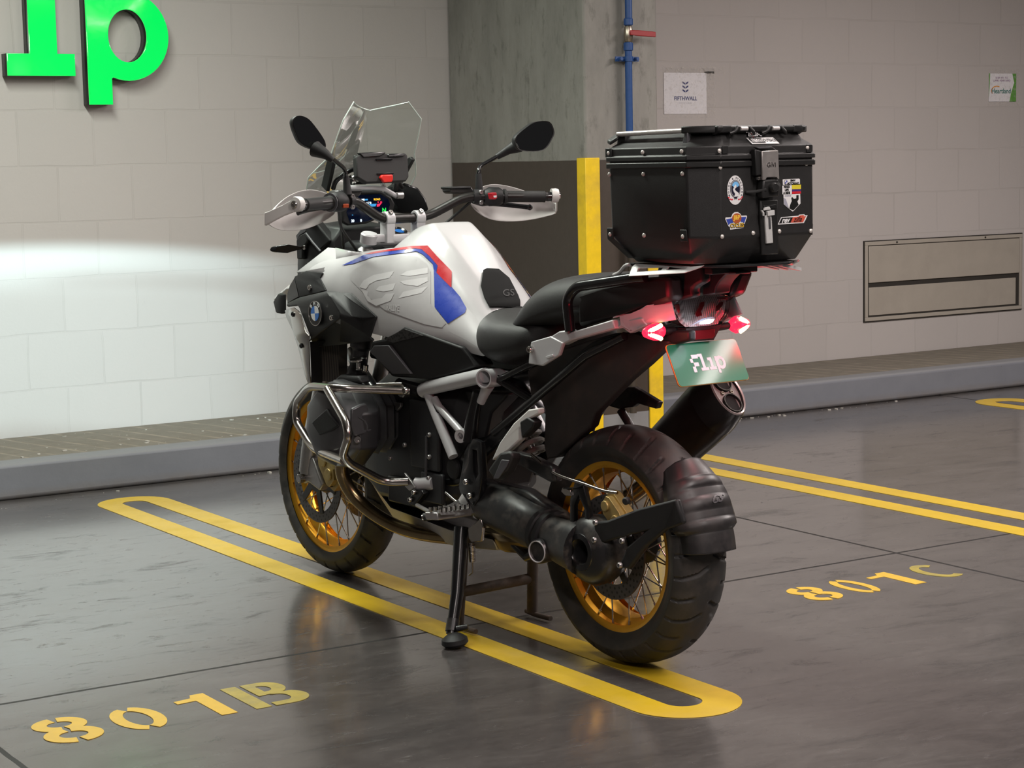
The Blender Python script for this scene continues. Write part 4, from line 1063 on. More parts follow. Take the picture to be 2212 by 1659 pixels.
lay = tk.edges.layers.float.new('crease_edge')
tk.verts.index_update(); tk.verts.ensure_lookup_table(); NV = 11
for e in tk.edges:
    i, j = sorted(v.index for v in e.verts)
    if j-i == NV and i % NV in (1, 10): e[lay] = 0.85
    if j-i == NV and i % NV in (2, 9): e[lay] = 0.35
    if i//NV == j//NV == 5 and {i % NV, j % NV} in ({0, 1}, {0, 10}): e[lay] = 0.5
tk.verts.index_update()
tank = add('fuel_tank', tk, M_WHITE, bike, sub=3)
# the broad side panel: an outward shell from the seam down to the lower edge
SIDE = [(0.46, [(.092, .845), (.128, .83), (.146, .81), (.134, .79)]),
        (0.53, [(.094, .896), (.137, .872), (.157, .84), (.145, .80)]),
        (0.60, [(.110, .955), (.152, .912), (.177, .865), (.165, .81)]),
        (0.67, [(.116, 1.000), (.168, .947), (.195, .88), (.185, .815)]),
        (0.75, [(.117, 1.074), (.183, .987), (.214, .905), (.205, .82)]),
        (0.82, [(.122, 1.098), (.193, 1.020), (.225, .935), (.217, .825)]),
        (0.92, [(.132, 1.094), (.198, 1.032), (.235, .955), (.227, .835)]),
        (1.02, [(.150, 1.084), (.208, 1.035), (.243, .965), (.236, .845)]),
        (1.12, [(.175, 1.070), (.222, 1.032), (.248, .975), (.244, .86)]),
        (1.22, [(.205, 1.050), (.236, 1.022), (.252, .98), (.248, .88)]),
        (1.30, [(.225, 1.035), (.244, 1.012), (.254, .985), (.250, .91)])]
sd = loft([[(x, y, z) for y, z in h] for x, h in SIDE], closed=False)
bmesh.ops.recalc_face_normals(sd, faces=sd.faces)
if sum(f.normal.y for f in sd.faces) < 0: bmesh.ops.reverse_faces(sd, faces=sd.faces)
sdr = mir(sd)
def shell(bm):
    o = add('side_panel', bm, M_WHITE, bike, solid=0.006)
    k = o.modifiers.new('smooth', 'SUBSURF'); k.levels = k.render_levels = 3
    return o
spl = shell(sd); spr = shell(sdr)
TREE_T = bvh(tank)
TREE_S = bvh_of(spl, tank)
def decal(name, pts, m, off=0.0016, parent=None, smooth=0, solid=0.0, bevel=0.0, tree=None, both=True, label=None, step=0.014):
    bm = drape(pts, tree or TREE_S, off, step, smooth)
    c = mir(bm) if both else None
    o = add(name, bm, m, parent or spl, solid=solid, off=1.0, bevel=bevel, angle=60, label=label)
    if both: add(name, c, m, (spr if parent is None else parent), solid=solid, off=1.0, bevel=bevel, angle=60, label=label)
    return o
decal('grey_inlay', [(1.0791,.2,1.0034), (1.0693,.19,1.0203), (.9891,.19,1.0453), (.8647,.18,1.0652), (.7854,.17,1.0695), (.7456,.17,1.0663), (.7123,.16,1.047), (.6954,.16,1.0277), (.6991,.16,.934), (.6217,.16,.8822), (.6446,.16,.8684), (.728,.165,.8741), (.8973,.19,.9077), (.9916,.2,.9504), (1.0619,.2,.9851)], M_GREYP, 0.0012, label='frosted grey knee area of the side panel')
decal('blue_stripe', [(.6936,.15,1.0291), (.6827,.15,1.0259), (.6041,.15,.9849), (.564,.15,.9593), (.5339,.15,.9289), (.5406,.15,.9155), (.627,.15,.8803), (.6931,.15,.9236)], M_BLUES, 0.0020, label='broad blue end of the stripe')
decal('blue_stripe', [(1.1217,.2,1.0315), (1.0422,.17,1.0636), (.9234,.16,1.0764), (.7887,.15,1.0882), (.7542,.15,1.0869), (.7103,.15,1.0664), (.6736,.15,1.0424), (.6807,.15,1.0249), (.6942,.15,1.0298), (.6981,.15,1.047), (.7495,.15,1.0733), (.7823,.15,1.0811), (.9853,.17,1.0603), (1.0684,.19,1.0384)], M_BLUES, 0.0020)
decal('red_stripe', [(1.042,.17,1.0666), (.9775,.17,1.0754), (.8152,.15,1.0945), (.7374,.14,1.0978), (.7078,.13,1.0693), (.6321,.13,1.0267), (.6203,.14,.9809), (.6796,.15,1.0221), (.6723,.15,1.0424), (.7103,.15,1.0671), (.7542,.15,1.0876), (.7887,.15,1.089), (.9234,.16,1.0772), (.9991,.17,1.0674)], M_RED, 0.0024)
for P in (
    [(1.0146,.205,.9711), (.9935,.202,.9916), (.9458,.196,1.0091), (.8531,.182,1.0234), (.8747,.185,1.0026), (.9357,.194,.9926), (.9686,.198,.9811), (.9838,.2,.9661)],
    [(.9385,.194,.9647), (.9236,.192,.9763), (.8487,.181,.9883), (.8622,.183,.968), (.9033,.189,.9614)],
    [(1.004,.203,.9631), (.9743,.199,.9597), (.9771,.199,.9472), (.9603,.197,.9356), (.9109,.19,.9434), (.8941,.188,.9559), (.856,.182,.9587), (.8744,.184,.9358), (.9392,.194,.9185), (.9783,.2,.9319)],
    [(.8279,.178,1.0124), (.7978,.174,1.0242), (.7088,.16,1.0367), (.7108,.16,1.02), (.7915,.172,1.0098)],
    [(.8314,.178,.994), (.7112,.16,1.0092), (.7116,.16,.9976), (.7537,.167,.9819), (.8132,.176,.9858)],
    [(.8388,.179,.9446), (.8175,.176,.9637), (.7123,.16,.9825), (.7392,.164,.9627)]):
    decal('emblem', P, M_GREYL, 0.0020)
def drape_text(body, size, o, u, v, tree, off, shear=0.3, bold=0.0):
    bm = text_bm(body, size, 0.0, o, u, v, bold=bold, shear=shear)
    for q in bm.verts:
        d = (q.co-SIGHT).normalized(); h, nn, _, _ = tree.ray_cast(SIGHT, d)
        if h is not None: q.co = h+(nn if nn.dot(d) < 0 else -nn)*off
    return bm
add('emblem', drape_text('RALLYE', 0.026, (.8634,.185,.9158), (-1, 0.12, 0.02), (0, 0, 1), TREE_S, 0.0022, 0.25, 0.0004), M_GREYL, spl, flat=True)
# folded white shoulder ahead of the side panel
sh = loft([[(1.3084,.25,1.0065), (1.2228,.185,1.0816), (1.191,.178,1.0802)], [(1.2439,.246,1.0112), (1.1692,.205,1.0291), (1.1195,.19,1.0414)], [(1.1768,.232,1.0102), (1.1113,.195,1.0381), (1.0573,.165,1.0679)]], closed=False)
add2('shoulder_panel', sh, M_WHITE, bike, solid=0.004)
bm = loft([[(1.191,.178,1.081), (1.0691,.16,1.0681)], [(1.1509,.2,1.0409), (1.0454,.168,1.0646)]], closed=False)
add2('shoulder_panel', bm, M_WHITE, bike, solid=0.004)
# black tank pad at the back of the tank
pad = [(.6234,.03,1.023), (.6203,.02,1.0274), (.5889,0,1.0251), (.568,-.02,.9996), (.5532,-.04,.9497), (.5497,-.06,.8983), (.5339,.055,.8948), (.5762,.06,.9481), (.6066,.05,.9798)]
decal('tank_pad', pad, mat('matte_pad_rubber', (0.011, 0.011, 0.011), 0.8, spec=0.15), 0.004, bike, tree=TREE_T, both=False, solid=0.004, bevel=0.002, label='black rubber pad on the back of the tank')
add('emblem', drape_text('GS', 0.030, (.5482,0,.9572), (-.3, -1, 0), (.6, 0, 1), TREE_T, 0.0084, 0.25), mat('dark_emblem', (0.022, 0.022, 0.022), 0.5, spec=0.3), bike, flat=True)

# black vent and intake cover below the white panel
bm = prism([(.9088,.235,.8172), (.8452,.225,.8279), (.7622,.215,.8669), (.754,.213,.8676), (.5364,.168,.82), (.5196,.16,.7961), (.4908,.155,.7671), (.6038,.165,.7344), (.6984,.18,.7174), (.8556,.2,.7146), (.9229,.235,.7866)], (0.0, -0.07, 0))
add2('intake_cover', bm, M_BLK, bike, bevel=0.006)
bm = prism([(.9119,.24,.7869), (.8904,.238,.8067), (.8243,.23,.8112), (.7532,.2,.7307), (.8439,.205,.7233)], (0.0, -0.02, 0))
add2('cover_facet', bm, M_GREYPL, bike, bevel=0.002)
bm = prism([(.8409,.232,.8279), (.7533,.22,.8623), (.6828,.204,.8467), (.8046,.225,.8195)], (0, -0.01, 0))
M_MESH = bpy.data.materials.new('vent_mesh'); nt, b_ = nodes(M_MESH)
vt = N(nt, 'ShaderNodeTexVoronoi'); vt.inputs['Scale'].default_value = 130; nt.links.new(N(nt, 'ShaderNodeTexCoord').outputs['Object'], vt.inputs['Vector'])
nt.links.new(mixc(nt, ramp(nt, vt.outputs['Distance'], [(0.3, 0), (0.6, 1)]), (0.003, 0.003, 0.003), (0.035, 0.034, 0.033)), b_.inputs['Base Color']); b_.inputs['Roughness'].default_value = 0.5
add2('vent_mesh', bm, M_MESH, bike)

# radiator shroud with the round badge
SV = dict(a=(1.338,.275,.9039), b=(1.3529,.265,.9112), c=(1.2646,.27,.9341), d=(1.1112,.265,.9595), e=(1.0724,.258,.9615), f=(1.0623,.282,.9475), g=(1.0036,.282,.8996), h=(1.0079,.28,.8825),
          i=(1.1784,.285,.8147), j=(1.2013,.287,.8516), k=(1.2424,.285,.9031), l=(1.2558,.284,.9113), m=(.966,.262,.8883), n=(1.0407,.25,.9565), o=(1.0111,.238,.9572), p=(.8811,.232,.8915), q=(.9232,.232,.8281),
          r=(.9105,.228,.8182), s=(1.045,.225,.8025), t=(1.1257,.215,.8014), u=(1.1127,.225,.8172), v=(1.2101,.27,.7993), w=(1.0033,.246,.937), x=(.946,.242,.884), y=(.9447,.236,.8398))
def facets(V_, faces):
    bm = B(); vv = {}
    for f in faces:
        L = []
        for c in f:
            if c not in vv: vv[c] = bm.verts.new(V_[c])
            L.append(vv[c])
        bm.faces.new(L)
    bmesh.ops.recalc_face_normals(bm, faces=bm.faces)
    if sum(q.normal.y*q.calc_area() for q in bm.faces) < 0: bmesh.ops.reverse_faces(bm, faces=bm.faces)
    return bm
FS = ['abcl', 'cdfkl', 'fghijk', 'def', 'fenm', 'fmhg', 'nopw', 'nwm', 'wpxm', 'mxyh', 'xpqy', 'yqrst', 'yth', 'hiv']
sl, sr = add2('radiator_shroud', facets(SV, FS), M_BLK, bike, solid=0.008, bevel=0.003)
UP = dict(a=(1.3065,.262,.9953), b=(1.2516,.25,1.0147), c=(1.1696,.24,1.0116), d=(1.1789,.245,.9944), e=(1.1222,.258,.9594), f=(1.2681,.268,.9334), g=(1.1985,.254,.9905), h=(1.1739,.252,.9854))
add2('duct_shroud', facets(UP, ['abcdhg', 'agef', 'ghde']), M_BLK, bike, solid=0.006, bevel=0.002)
bm = prism([(1.3175,.255,.9939), (1.2787,.262,.9326), (1.3665,.258,.9084), (1.3769,.25,.9398), (1.3589,.25,.9673)], (0.0, -0.05, 0))
add2('air_duct', bm, M_BLKG, bike, bevel=0.004)
for q in ((1.2097,.262,.9655), (1.0405,.288,.8836)): add('screw', bolt(q, (0, 1, 0), 0.009, 0.006), M_CHROME, bike)
# badge: dark ring with letters, quartered blue and white
M_BLU2 = mat('badge_blue', (0.02, 0.16, 0.55), 0.25, coat=0.6); M_WHT2 = mat('badge_white', (0.75, 0.76, 0.78), 0.25, coat=0.6)
def badge(c, n, u, R, parent):
    c = V(c); n = V(n).normalized(); u = V(u); u = (u-n*u.dot(n)).normalized(); w = n.cross(u)
    bd = add('badge', lathe([(0, 0), (R, 0), (R, 0.003), (R*0.97, 0.004), (0, 0.004)], c, n, n=44), M_BLKG, parent, label='round blue and white badge with a black lettered ring')
    add('badge_rim', lathe([(R*0.96, 0.003), (R, 0.003), (R, 0.005), (R*0.96, 0.005)], c, n, n=44, close=True), M_CHROME, bd)
    def quad(k):
        P = [(0, 0)]+[(0.60*R*math.cos(math.radians(k*90+t)), 0.60*R*math.sin(math.radians(k*90+t))) for t in range(0, 91, 9)]
        return prism([c+n*0.004+u*a+w*b for a, b in P], n*0.0012)
    for k in range(4): add('badge_quarter', quad(k), M_BLU2 if k % 2 else M_WHT2, bd, flat=True)
    for ch, a in (('B', 132), ('M', 90), ('W', 48)):
        r = math.radians(a); p = c+n*0.004+(u*math.cos(r)+w*math.sin(r))*R*0.79
        q = -u*math.sin(r)*-1+w*math.cos(r)*-1
        add('badge_letter', text_bm(ch, R*0.42, 0.0008, p, q, u*math.cos(r)+w*math.sin(r), bold=0.0004), M_WHT2, bd, flat=True)
badge((1.1345,.2875,.892), (-0.02, 1, 0.02), (-1, 0, 0.10), 0.0375, sl)
bm = prism([(1.2204,.262,.8111), (1.0762,.24,.8758), (1.082,.2,.798), (1.1594,.195,.797), (1.2582,.225,.7767)], (0, -0.02, 0))
add2('shroud_liner', bm, M_BLK, bike)
# radiator and its frame
def m_fins():
    m = bpy.data.materials.new('radiator_fins'); nt, b = nodes(m)
    s = N(nt, 'ShaderNodeSeparateXYZ'); nt.links.new(N(nt, 'ShaderNodeTexCoord').outputs['Object'], s.inputs[0])
    f = math_(nt, 'PINGPONG', s.outputs[0], 0.003)
    nt.links.new(mixc(nt, math_(nt, 'DIVIDE', f, 0.003), (0.008, 0.007, 0.006), (0.075, 0.062, 0.050)), b.inputs['Base Color']); b.inputs['Roughness'].default_value = 0.5
    return m
bm = prism([(1.2754,.215,.7774), (1.2116,.165,.7975), (1.2212,.165,.6693), (1.2743,.215,.669)], (0.0, -0.03, 0.0))
add2('radiator', bm, m_fins(), bike)
bm = prism([(1.2231,.262,.7984), (1.1628,.19,.8046), (1.1633,.19,.7938), (1.2394,.235,.7791), (1.2525,.225,.6654), (1.2515,.245,.6659)], (0, -0.02, 0))
add2('radiator_frame', bm, M_BLK, bike, bevel=0.004)
GV = [[(1.3656,.262,.8884), (1.2921,.272,.9011), (1.2482,.282,.8942)], [(1.3584,.262,.8681), (1.294,.276,.8723), (1.2202,.29,.8866)], [(1.3322,.262,.8524), (1.285,.276,.8196), (1.1924,.29,.8332)], [(1.3219,.258,.8162), (1.2761,.272,.8025), (1.1751,.288,.8234)],
      [(1.3027,.255,.7759), (1.2495,.27,.7804), (1.1887,.282,.7924)], [(1.2838,.245,.6913), (1.2541,.255,.6943), (1.2209,.264,.6928)], [(1.2694,.243,.6655), (1.2499,.25,.6676), (1.2277,.258,.6712)]]
add2('radiator_guard', loft(GV, closed=False), M_STEEL, bike, solid=0.004, bevel=0.001)
for q in ((1.2846,.281,.8815), (1.2483,.276,.7857)): add('screw', bolt(q, (0, 1, 0), 0.008, 0.006), M_BLKG, bike)

# ---------------------------------------------------------------- seats and tail
RS = [(0.585, [(0, .925), (.045, .922), (.075, .90), (.09, .85), (.08, .80)]), (0.53, [(0, .922), (.06, .918), (.115, .89), (.135, .84), (.12, .785)]), (0.46, [(0, .915), (.075, .915), (.145, .895), (.168, .84), (.145, .765)]),
      (0.38, [(0, .908), (.085, .910), (.160, .893), (.178, .838), (.155, .760)]), (0.30, [(0, .910), (.088, .912), (.163, .895), (.178, .845), (.155, .785)]), (0.20, [(0, .915), (.085, .915), (.15, .90), (.165, .86), (.15, .81)])]
add('rider_seat', half_loft(RS), M_SEAT, bike, sub=3)
PS = [(0.365, [(0, .895), (.07, .895), (.115, .880), (.125, .87), (.11, .86)]), (0.335, [(0, .945), (.085, .938), (.135, .905), (.145, .88), (.13, .865)]), (0.27, [(0, 1.005), (.095, .998), (.150, .955), (.160, .905), (.145, .88)]),
      (0.18, [(0, 1.035), (.105, 1.028), (.155, .99), (.163, .94), (.15, .90)]), (0.0, [(0, 1.045), (.105, 1.040), (.150, 1.01), (.158, .97), (.14, .93)]), (-0.18, [(0, 1.045), (.09, 1.04), (.125, 1.01), (.13, .97), (.12, .94)])]
add('passenger_seat', half_loft(PS), M_SEAT, bike, sub=3)
# seat side skirt, dark and glossy, between seat and silver rail
M_SKIRT = mat('black_satin_tailpiece', (0.012, 0.010, 0.010), 0.45, spec=0.3)
bm = prism([(.0285,.15,.9921), (-.0755,.15,1.0177), (-.2085,.15,1.0401), (-.3297,.145,1.0484), (-.3158,.125,.9886), (-.253,.13,.9688), (-.1689,.15,.9485), (.0181,.155,.9032)], (0, -0.05, 0))
add2('tail_panel', bm, M_SKIRT, bike, bevel=0.012)
gr = tube(fillet([(.0246,.175,.8952), (.0374,.175,.9787), (-.0004,.172,1.0122), (-.2214,.165,1.042), (-.2575,.155,1.0456)], 0.05, 6), 0.014, n=14)
add2('grab_rail', gr, M_BLKG, bike)
bm = prism([(.1194,.178,.8716), (.0709,.178,.8926), (.0294,.178,.8986), (.0266,.178,.8916), (-.1437,.17,.9344), (-.1544,.17,.9123), (.0209,.176,.8721), (.0599,.178,.8572)], (0, -0.03, 0))
add2('tail_rail', bm, M_ALU, bike, bevel=0.004)
bm = prism([(.1877,.182,.8584), (.1019,.182,.8783), (.0485,.182,.8636), (.0671,.182,.8299), (.1402,.182,.7974), (.2018,.182,.7984), (.1944,.182,.8395)], (0, -0.012, 0))
tb = add2('rail_bracket', bm, M_ALU, bike, bevel=0.003)
add('bolt', bolt((.1838,.183,.8385), (-.1, 1, 0), 0.010, 0.012), M_CHROME, tb[0])
add('clip', prism([(.117,.183,.8247), (.0867,.183,.8322), (.0838,.183,.827), (.1141,.183,.8176)], (0, 0.004, 0)), M_ALU, tb[0], bevel=0.001)
bm = loft([[(-.1342,.16,.9403), (-.1567,.158,.9483), (-.1617,.158,.9207), (-.1392,.16,.9108)], [(-.1689,.15,.9485), (-.1856,.148,.9492), (-.1901,.15,.9079), (-.1707,.152,.9139)], [(-.1886,.146,.951), (-.2377,.135,.9701), (-.2564,.142,.9422), (-.201,.15,.9086)], [(-.2404,.135,.9702), (-.2976,.105,.9833), (-.3209,.112,.9405), (-.2564,.14,.9284)]], closed=False)
add2('tail_cowl', bm, M_ALU, bike, solid=0.004, bevel=0.002, label='silver cowl leading to the tail light')
bm = prism([(-.1545,.152,.9304), (-.2315,.148,.9413), (-.249,.145,.9248), (-.1872,.15,.9008), (-.1625,.152,.9117)], (0, -0.02, 0))
add2('signal_mount', bm, M_ALU, bike, bevel=0.003)

# ---------------------------------------------------------------- luggage plate
M_WALU = mat('white_luggage_plate', (0.60, 0.59, 0.585), 0.35, 0.1)
def wing(s):
    P = xz((-.2231,.178,1.0699), (-.229,.178,1.0775), (-.3565,.178,1.0755), (-.428,.178,1.0757), (-.4764,.178,1.0804), (-.4715,.178,1.0755), (-.4279,.178,1.0617), (-.2337,.178,1.0477))
    H1 = xz((-.2509,.178,1.0667), (-.2534,.178,1.059), (-.3388,.178,1.0655), (-.3402,.178,1.0712))
    H2 = xz((-.3565,.178,1.0729), (-.3564,.178,1.0669), (-.4219,.178,1.0711), (-.4256,.178,1.0756))
    bm = flat_shape([P, H1, H2], 0.006, (0, 0.178, 0), (1, 0, 0), (0, 0, 1), 0.001)
    for v in bm.verts: v.co.y += (1.06-v.co.z)*0.9
    return bm if s > 0 else mir(bm)
rack = empty('luggage_plate', (0, 0, 0)); rack.parent = bike
for s in (1, -1): add('wing', wing(s), M_WALU, rack)
bm = prism([(-.19, .165, 1.072), (-.36, .145, 1.072), (-.45, .125, 1.072), (-.50, .09, 1.072), (-.50, -.10, 1.072), (-.45, -.165, 1.072), (-.19, -.165, 1.072)], (0, 0, 0.006))
add('deck', bm, M_BLK, rack, bevel=0.001)
bm = tube(fillet([(-.1464,.165,1.0459), (-.1692,.165,1.0525), (-.1907,.165,1.0713), (-.2104,.165,1.0747)], 0.012), 0.005, n=10)
add2('spring_strap', bm, M_WALU, rack)
# right rear corner of the plate with its slots, lit by the signal
bm = B()
for k in range(3): prism([(-.36-k*.04, -.12, 1.072), (-.36-k*.04, -.185, 1.058), (-.375-k*.04, -.185, 1.058), (-.375-k*.04, -.12, 1.072)], (0, 0, -0.008), bm)
o = add('rib', bm, M_WALU, rack); o['kind'] = 'stuff'
add('cross_bar', box((-.40, 0, 1.060), (0.03, 0.15, 0.016)), M_BLK, rack, bevel=0.003)
# post that carries the plate
bm = prism([(-.3176,.02,1.0527), (-.3145,.02,.9933), (-.3619,.02,1.0005), (-.3657,.02,1.0164), (-.3793,.02,1.0318), (-.4027,.02,1.0491), (-.4401,.02,1.0512), (-.4401,.02,1.0577), (-.4136,.02,1.0593), (-.3052,.02,1.0656)], (0, -0.05, 0))
add('rack_post', bm, M_BLK, bike, bevel=0.006)
bm = prism([(-.2206,.08,.9748), (-.2114,.08,1.0653), (-.3834,.08,1.0724), (-.3855,.08,1.0333), (-.3582,.08,1.0224), (-.3457,.08,1.0145), (-.348,.08,.9948), (-.2773,.08,.9808)], (0, -0.03, 0))
add('rack_support', bm, M_BLK, bike, bevel=0.008)

# ---------------------------------------------------------------- tail light, signals, number plate
M_REDREF = mat('red_reflector', (0.20, 0.005, 0.008), 0.18, coat=0.8)
M_REDDK = mat('dark_red_reflector', (0.16, 0.008, 0.012), 0.25, coat=0.6)
def m_ribbed():
    m = bpy.data.materials.new('ribbed_tail_reflector'); nt, b = nodes(m)
    s = N(nt, 'ShaderNodeSeparateXYZ'); nt.links.new(N(nt, 'ShaderNodeTexCoord').outputs['Object'], s.inputs[0])
    f = math_(nt, 'PINGPONG', math_(nt, 'ADD', s.outputs[1], math_(nt, 'MULTIPLY', s.outputs[2], 0.35)), 0.0032)
    g = math_(nt, 'PINGPONG', s.outputs[2], 0.0032)
    h = math_(nt, 'ADD', math_(nt, 'DIVIDE', f, 0.0032), math_(nt, 'MULTIPLY', math_(nt, 'DIVIDE', g, 0.0032), 0.15))
    nt.links.new(mixc(nt, h, (0.20, 0.18, 0.18), (0.62, 0.58, 0.58)), b.inputs['Base Color']); b.inputs['Metallic'].default_value = 0.3; b.inputs['Roughness'].default_value = 0.3
    bump(nt, h, 0.5, 0.002, b)
    return m
tl = empty('tail_light', (0, 0, 0)); tl.parent = bike
TLO = [(-.275,.0813,.9791), (-.3,.0601,.9866), (-.31,-.0195,.9917), (-.308,-.0572,.9916), (-.296,-.0879,.9853), (-.3,-.0812,.9595), (-.305,-.0697,.9384), (-.312,-.0452,.9183), (-.316,-.0136,.9163), (-.308,.059,.917), (-.292,.0636,.9281), (-.285,.0663,.9379), (-.278,.0732,.9571)]
add('housing', prism([V(p)+V(0.014, 0, 0) for p in TLO], (0.045, 0, 0.004)), M_BLKG, tl, bevel=0.003)
add('reflector', prism([V(p)*1.0+V(0.0125, 0, 0) for p in TLO], (0.001, 0, 0)), m_ribbed(), tl)
for P in ([(-.3035,.035,.9479), (-.3035,.0238,.9623), (-.3035,.0137,.9768), (-.3035,.0015,.9778), (-.3035,.0027,.9678), (-.3035,.0139,.9533), (-.3035,.0096,.943), (-.3035,.0284,.9408)],
          [(-.301,-.0385,.9502), (-.301,-.0408,.9635), (-.301,-.0544,.9729), (-.301,-.0634,.9733), (-.301,-.0611,.9641), (-.301,-.0497,.9529)],
          [(-.3,-.0418,.982), (-.3,-.0464,.986), (-.292,-.0874,.9842), (-.292,-.0862,.9741), (-.298,-.0661,.9789)],
          [(-.305,-.0505,.9261), (-.3,-.0731,.9414), (-.298,-.0772,.9478), (-.303,-.0545,.9325), (-.307,-.0419,.9233)],
          [(-.272,.0745,.972), (-.281,.0657,.9752), (-.281,.0595,.9398), (-.274,.0665,.9549)]):
    add('red_element', prism(P, (0.003, 0, 0)), M_REDREF, tl, bevel=0.001)
M_LAMPW = mat('white_plate_lamp', (0.8, 0.85, 0.95), 0.3, emit=(0.75, 0.85, 1.0), es=3.0)
add('plate_lamp', prism([(-.3165,.03,.9232), (-.3165,.0267,.9297), (-.3165,.0022,.9349), (-.3165,-.02,.9336), (-.3165,-.0133,.9256), (-.3165,-.0021,.9221)], (0.002, 0, 0)), M_LAMPW, tl, bevel=0.001, label='small lit white lamp over the number plate')
add('lens_sill', prism([(-.313,.0622,.9192), (-.313,.0213,.9359), (-.313,-.012,.9389), (-.313,-.0254,.9364), (-.313,.0058,.9358), (-.313,.028,.9287)], (0.002, 0, 0)), mat('frosted_lens_edge', (0.45, 0.50, 0.62), 0.3), tl)
M_CLEAR = thin_clear('clear_tail_lens', (0.96, 0.93, 0.93), 1.5, 1.0)
add('lens', prism([V(p)-V(0.004, 0, 0) for p in TLO], (0.003, 0, 0)), M_CLEAR, tl, bevel=0.001)
M_SIGR = mat('red_signal_lens', (0.45, 0.01, 0.02), 0.25, emit=(1.0, 0.02, 0.07), es=1.5)
M_LED = mat('lit_signal_diode', (0.9, 0.5, 0.4), 0.4, emit=(1.0, 0.66, 0.33), es=6.0)
for s in (1, -1):
    sg = empty('turn_signal', (0, 0, 0)); sg.parent = bike
    secs = []
    for y, a, b in ((0.108, .006, .010), (0.116, .012, .016), (0.130, .016, .0225), (0.145, .016, .021), (0.160, .013, .016), (0.172, .009, .011), (0.177, .004, .005)):
        secs.append([(-0.272+a*math.cos(2*PI*j/20), y, 0.909+b*math.sin(2*PI*j/20)) for j in range(20)])
    bm = loft(secs)
    add('lens', bm if s > 0 else mir(bm), M_SIGR, sg, angle=80)
    for k in range(8):
        for q in (1, -1):
            t = k/7
            c = (-0.288+0.012*t*t, s*(0.133+0.036*t), 0.909+q*(0.0150*(1-t)+0.001))
            bm = lathe([(0, 0.004), (0.0045, 0.003), (0.0060, 0), (0.0045, -0.003), (0, -0.004)], c, (1, 0, 0), n=12)
            add('diode', bm, M_LED, sg)
    bm = tube([(-0.262, s*0.070, 0.906), (-0.268, s*0.112, 0.908)], [0.011, 0.009], n=12)
    add('stalk', bm, M_BLK, sg)
    L = bpy.data.lights.new('signal_glow', 'POINT'); L.energy = 0.95; L.color = (1, 0.012, 0.045); L.shadow_soft_size = 0.016
    o = bpy.data.objects.new('signal_glow', L); COL.objects.link(o); o.parent = bike; o.location = (-0.350, s*0.205, 0.908)
L = bpy.data.lights.new('plate_glow', 'POINT'); L.energy = 0.16; L.color = (0.85, 0.92, 1.0); L.shadow_soft_size = 0.04
o = bpy.data.objects.new('plate_glow', L); COL.objects.link(o); o.parent = bike; o.location = (-0.345, 0.045, 0.905)
# tail underside down to the plate
bm = prism([(-.2899,.085,.9101), (-.3379,.085,.9121), (-.3376,.085,.8864), (-.2742,.085,.8723), (-.2614,.085,.8799), (-.2148,.085,.8786), (-.2306,.085,.8931)], (0, -0.025, 0))
add('plate_holder', bm, M_BLK, bike, bevel=0.006)
bm = prism([(-.297,.0582,.9138), (-.297,-.0587,.9158), (-.297,-.0633,.9231), (-.297,-.0507,.9019), (-.297,-.0325,.8777), (-.297,.0607,.8805)], (0.05, 0, 0))
add('plate_holder', bm, M_BLK, bike, bevel=0.004)
add('reflector', prism([(-.3,.0532,.9062), (-.3,-.0346,.9065), (-.3,-.0344,.8896), (-.3,-.0265,.8825), (-.3,.0523,.8835)], (0.004, 0, 0)), M_REDDK, bike, bevel=0.001)
# number plate with its white word mark
pv = V(0.0515, 0, 0.0980).normalized(); po = V(-0.3110, 0, 0.8250); pu = V(0, -1, 0); pn = pu.cross(pv)
M_PLATE = mat('green_number_plate', (0.010, 0.180, 0.095), 0.34, var=0.03, coat=0.3)
M_PLEDGE = mat('amber_acrylic_edge', (0.55, 0.25, 0.05), 0.35)
M_PLW = mat('white_plate_lettering', (0.80, 0.80, 0.86), 0.4)
plt = empty('number_plate', (0, 0, 0)); plt.parent = bike
add('backing', flat_shape([rrect(0.234, 0.114, 0.010)], 0.004, po-pn*0.004, pu, pv), M_PLEDGE, plt, flat=True)
add('panel', flat_shape([rrect(0.232, 0.112, 0.010)], 0.0012, po, pu, pv), M_PLATE, plt, flat=True)
def plw(name, polys): add(name, flat_shape(polys, 0.0006, po+pn*0.0013, pu, pv), M_PLW, plt, flat=True)
def rc(x, y, w, h): return [(x, y), (x+w, y), (x+w, y+h), (x, y+h)]
FX = -0.056
plw('letter_f', [rc(FX+0.0075, 0.013, 0.0200, 0.0105)]); plw('letter_f', [rc(FX, 0.0025, 0.0085, 0.0105)]); plw('letter_f', [rc(FX+0.0085, -0.0080, 0.0155, 0.0105)]); plw('letter_f', [rc(FX+0.0015, -0.0235, 0.0095, 0.0155)])
plw('letter_l', [[(-0.028, 0.0245), (-0.013, 0.0245), (-0.013, -0.0130), (-0.0045, -0.0130), (-0.0045, -0.0210), (-0.0285, -0.0210), (-0.0285, -0.0130), (-0.0215, -0.0130), (-0.0215, 0.0170), (-0.028, 0.0170)]])
plw('letter_i', [[(0.000, 0.0125), (0.0135, 0.0125), (0.0135, -0.0130), (0.0205, -0.0130), (0.0205, -0.0205), (-0.0010, -0.0205), (-0.0010, -0.0130), (0.0055, -0.0130), (0.0055, 0.0050), (0.000, 0.0050)]])
plw('letter_p', [[(0.0245, 0.0140), (0.0320, 0.0140)]+arc(0.040, -0.0035, 0.0155, 0.0180, 110, -112, 20)+[(0.0325, -0.0165), (0.0325, -0.0310), (0.0245, -0.0310)], arc(0.0405, -0.0035, 0.0072, 0.0095, 0, 360, 24)[:-1]])
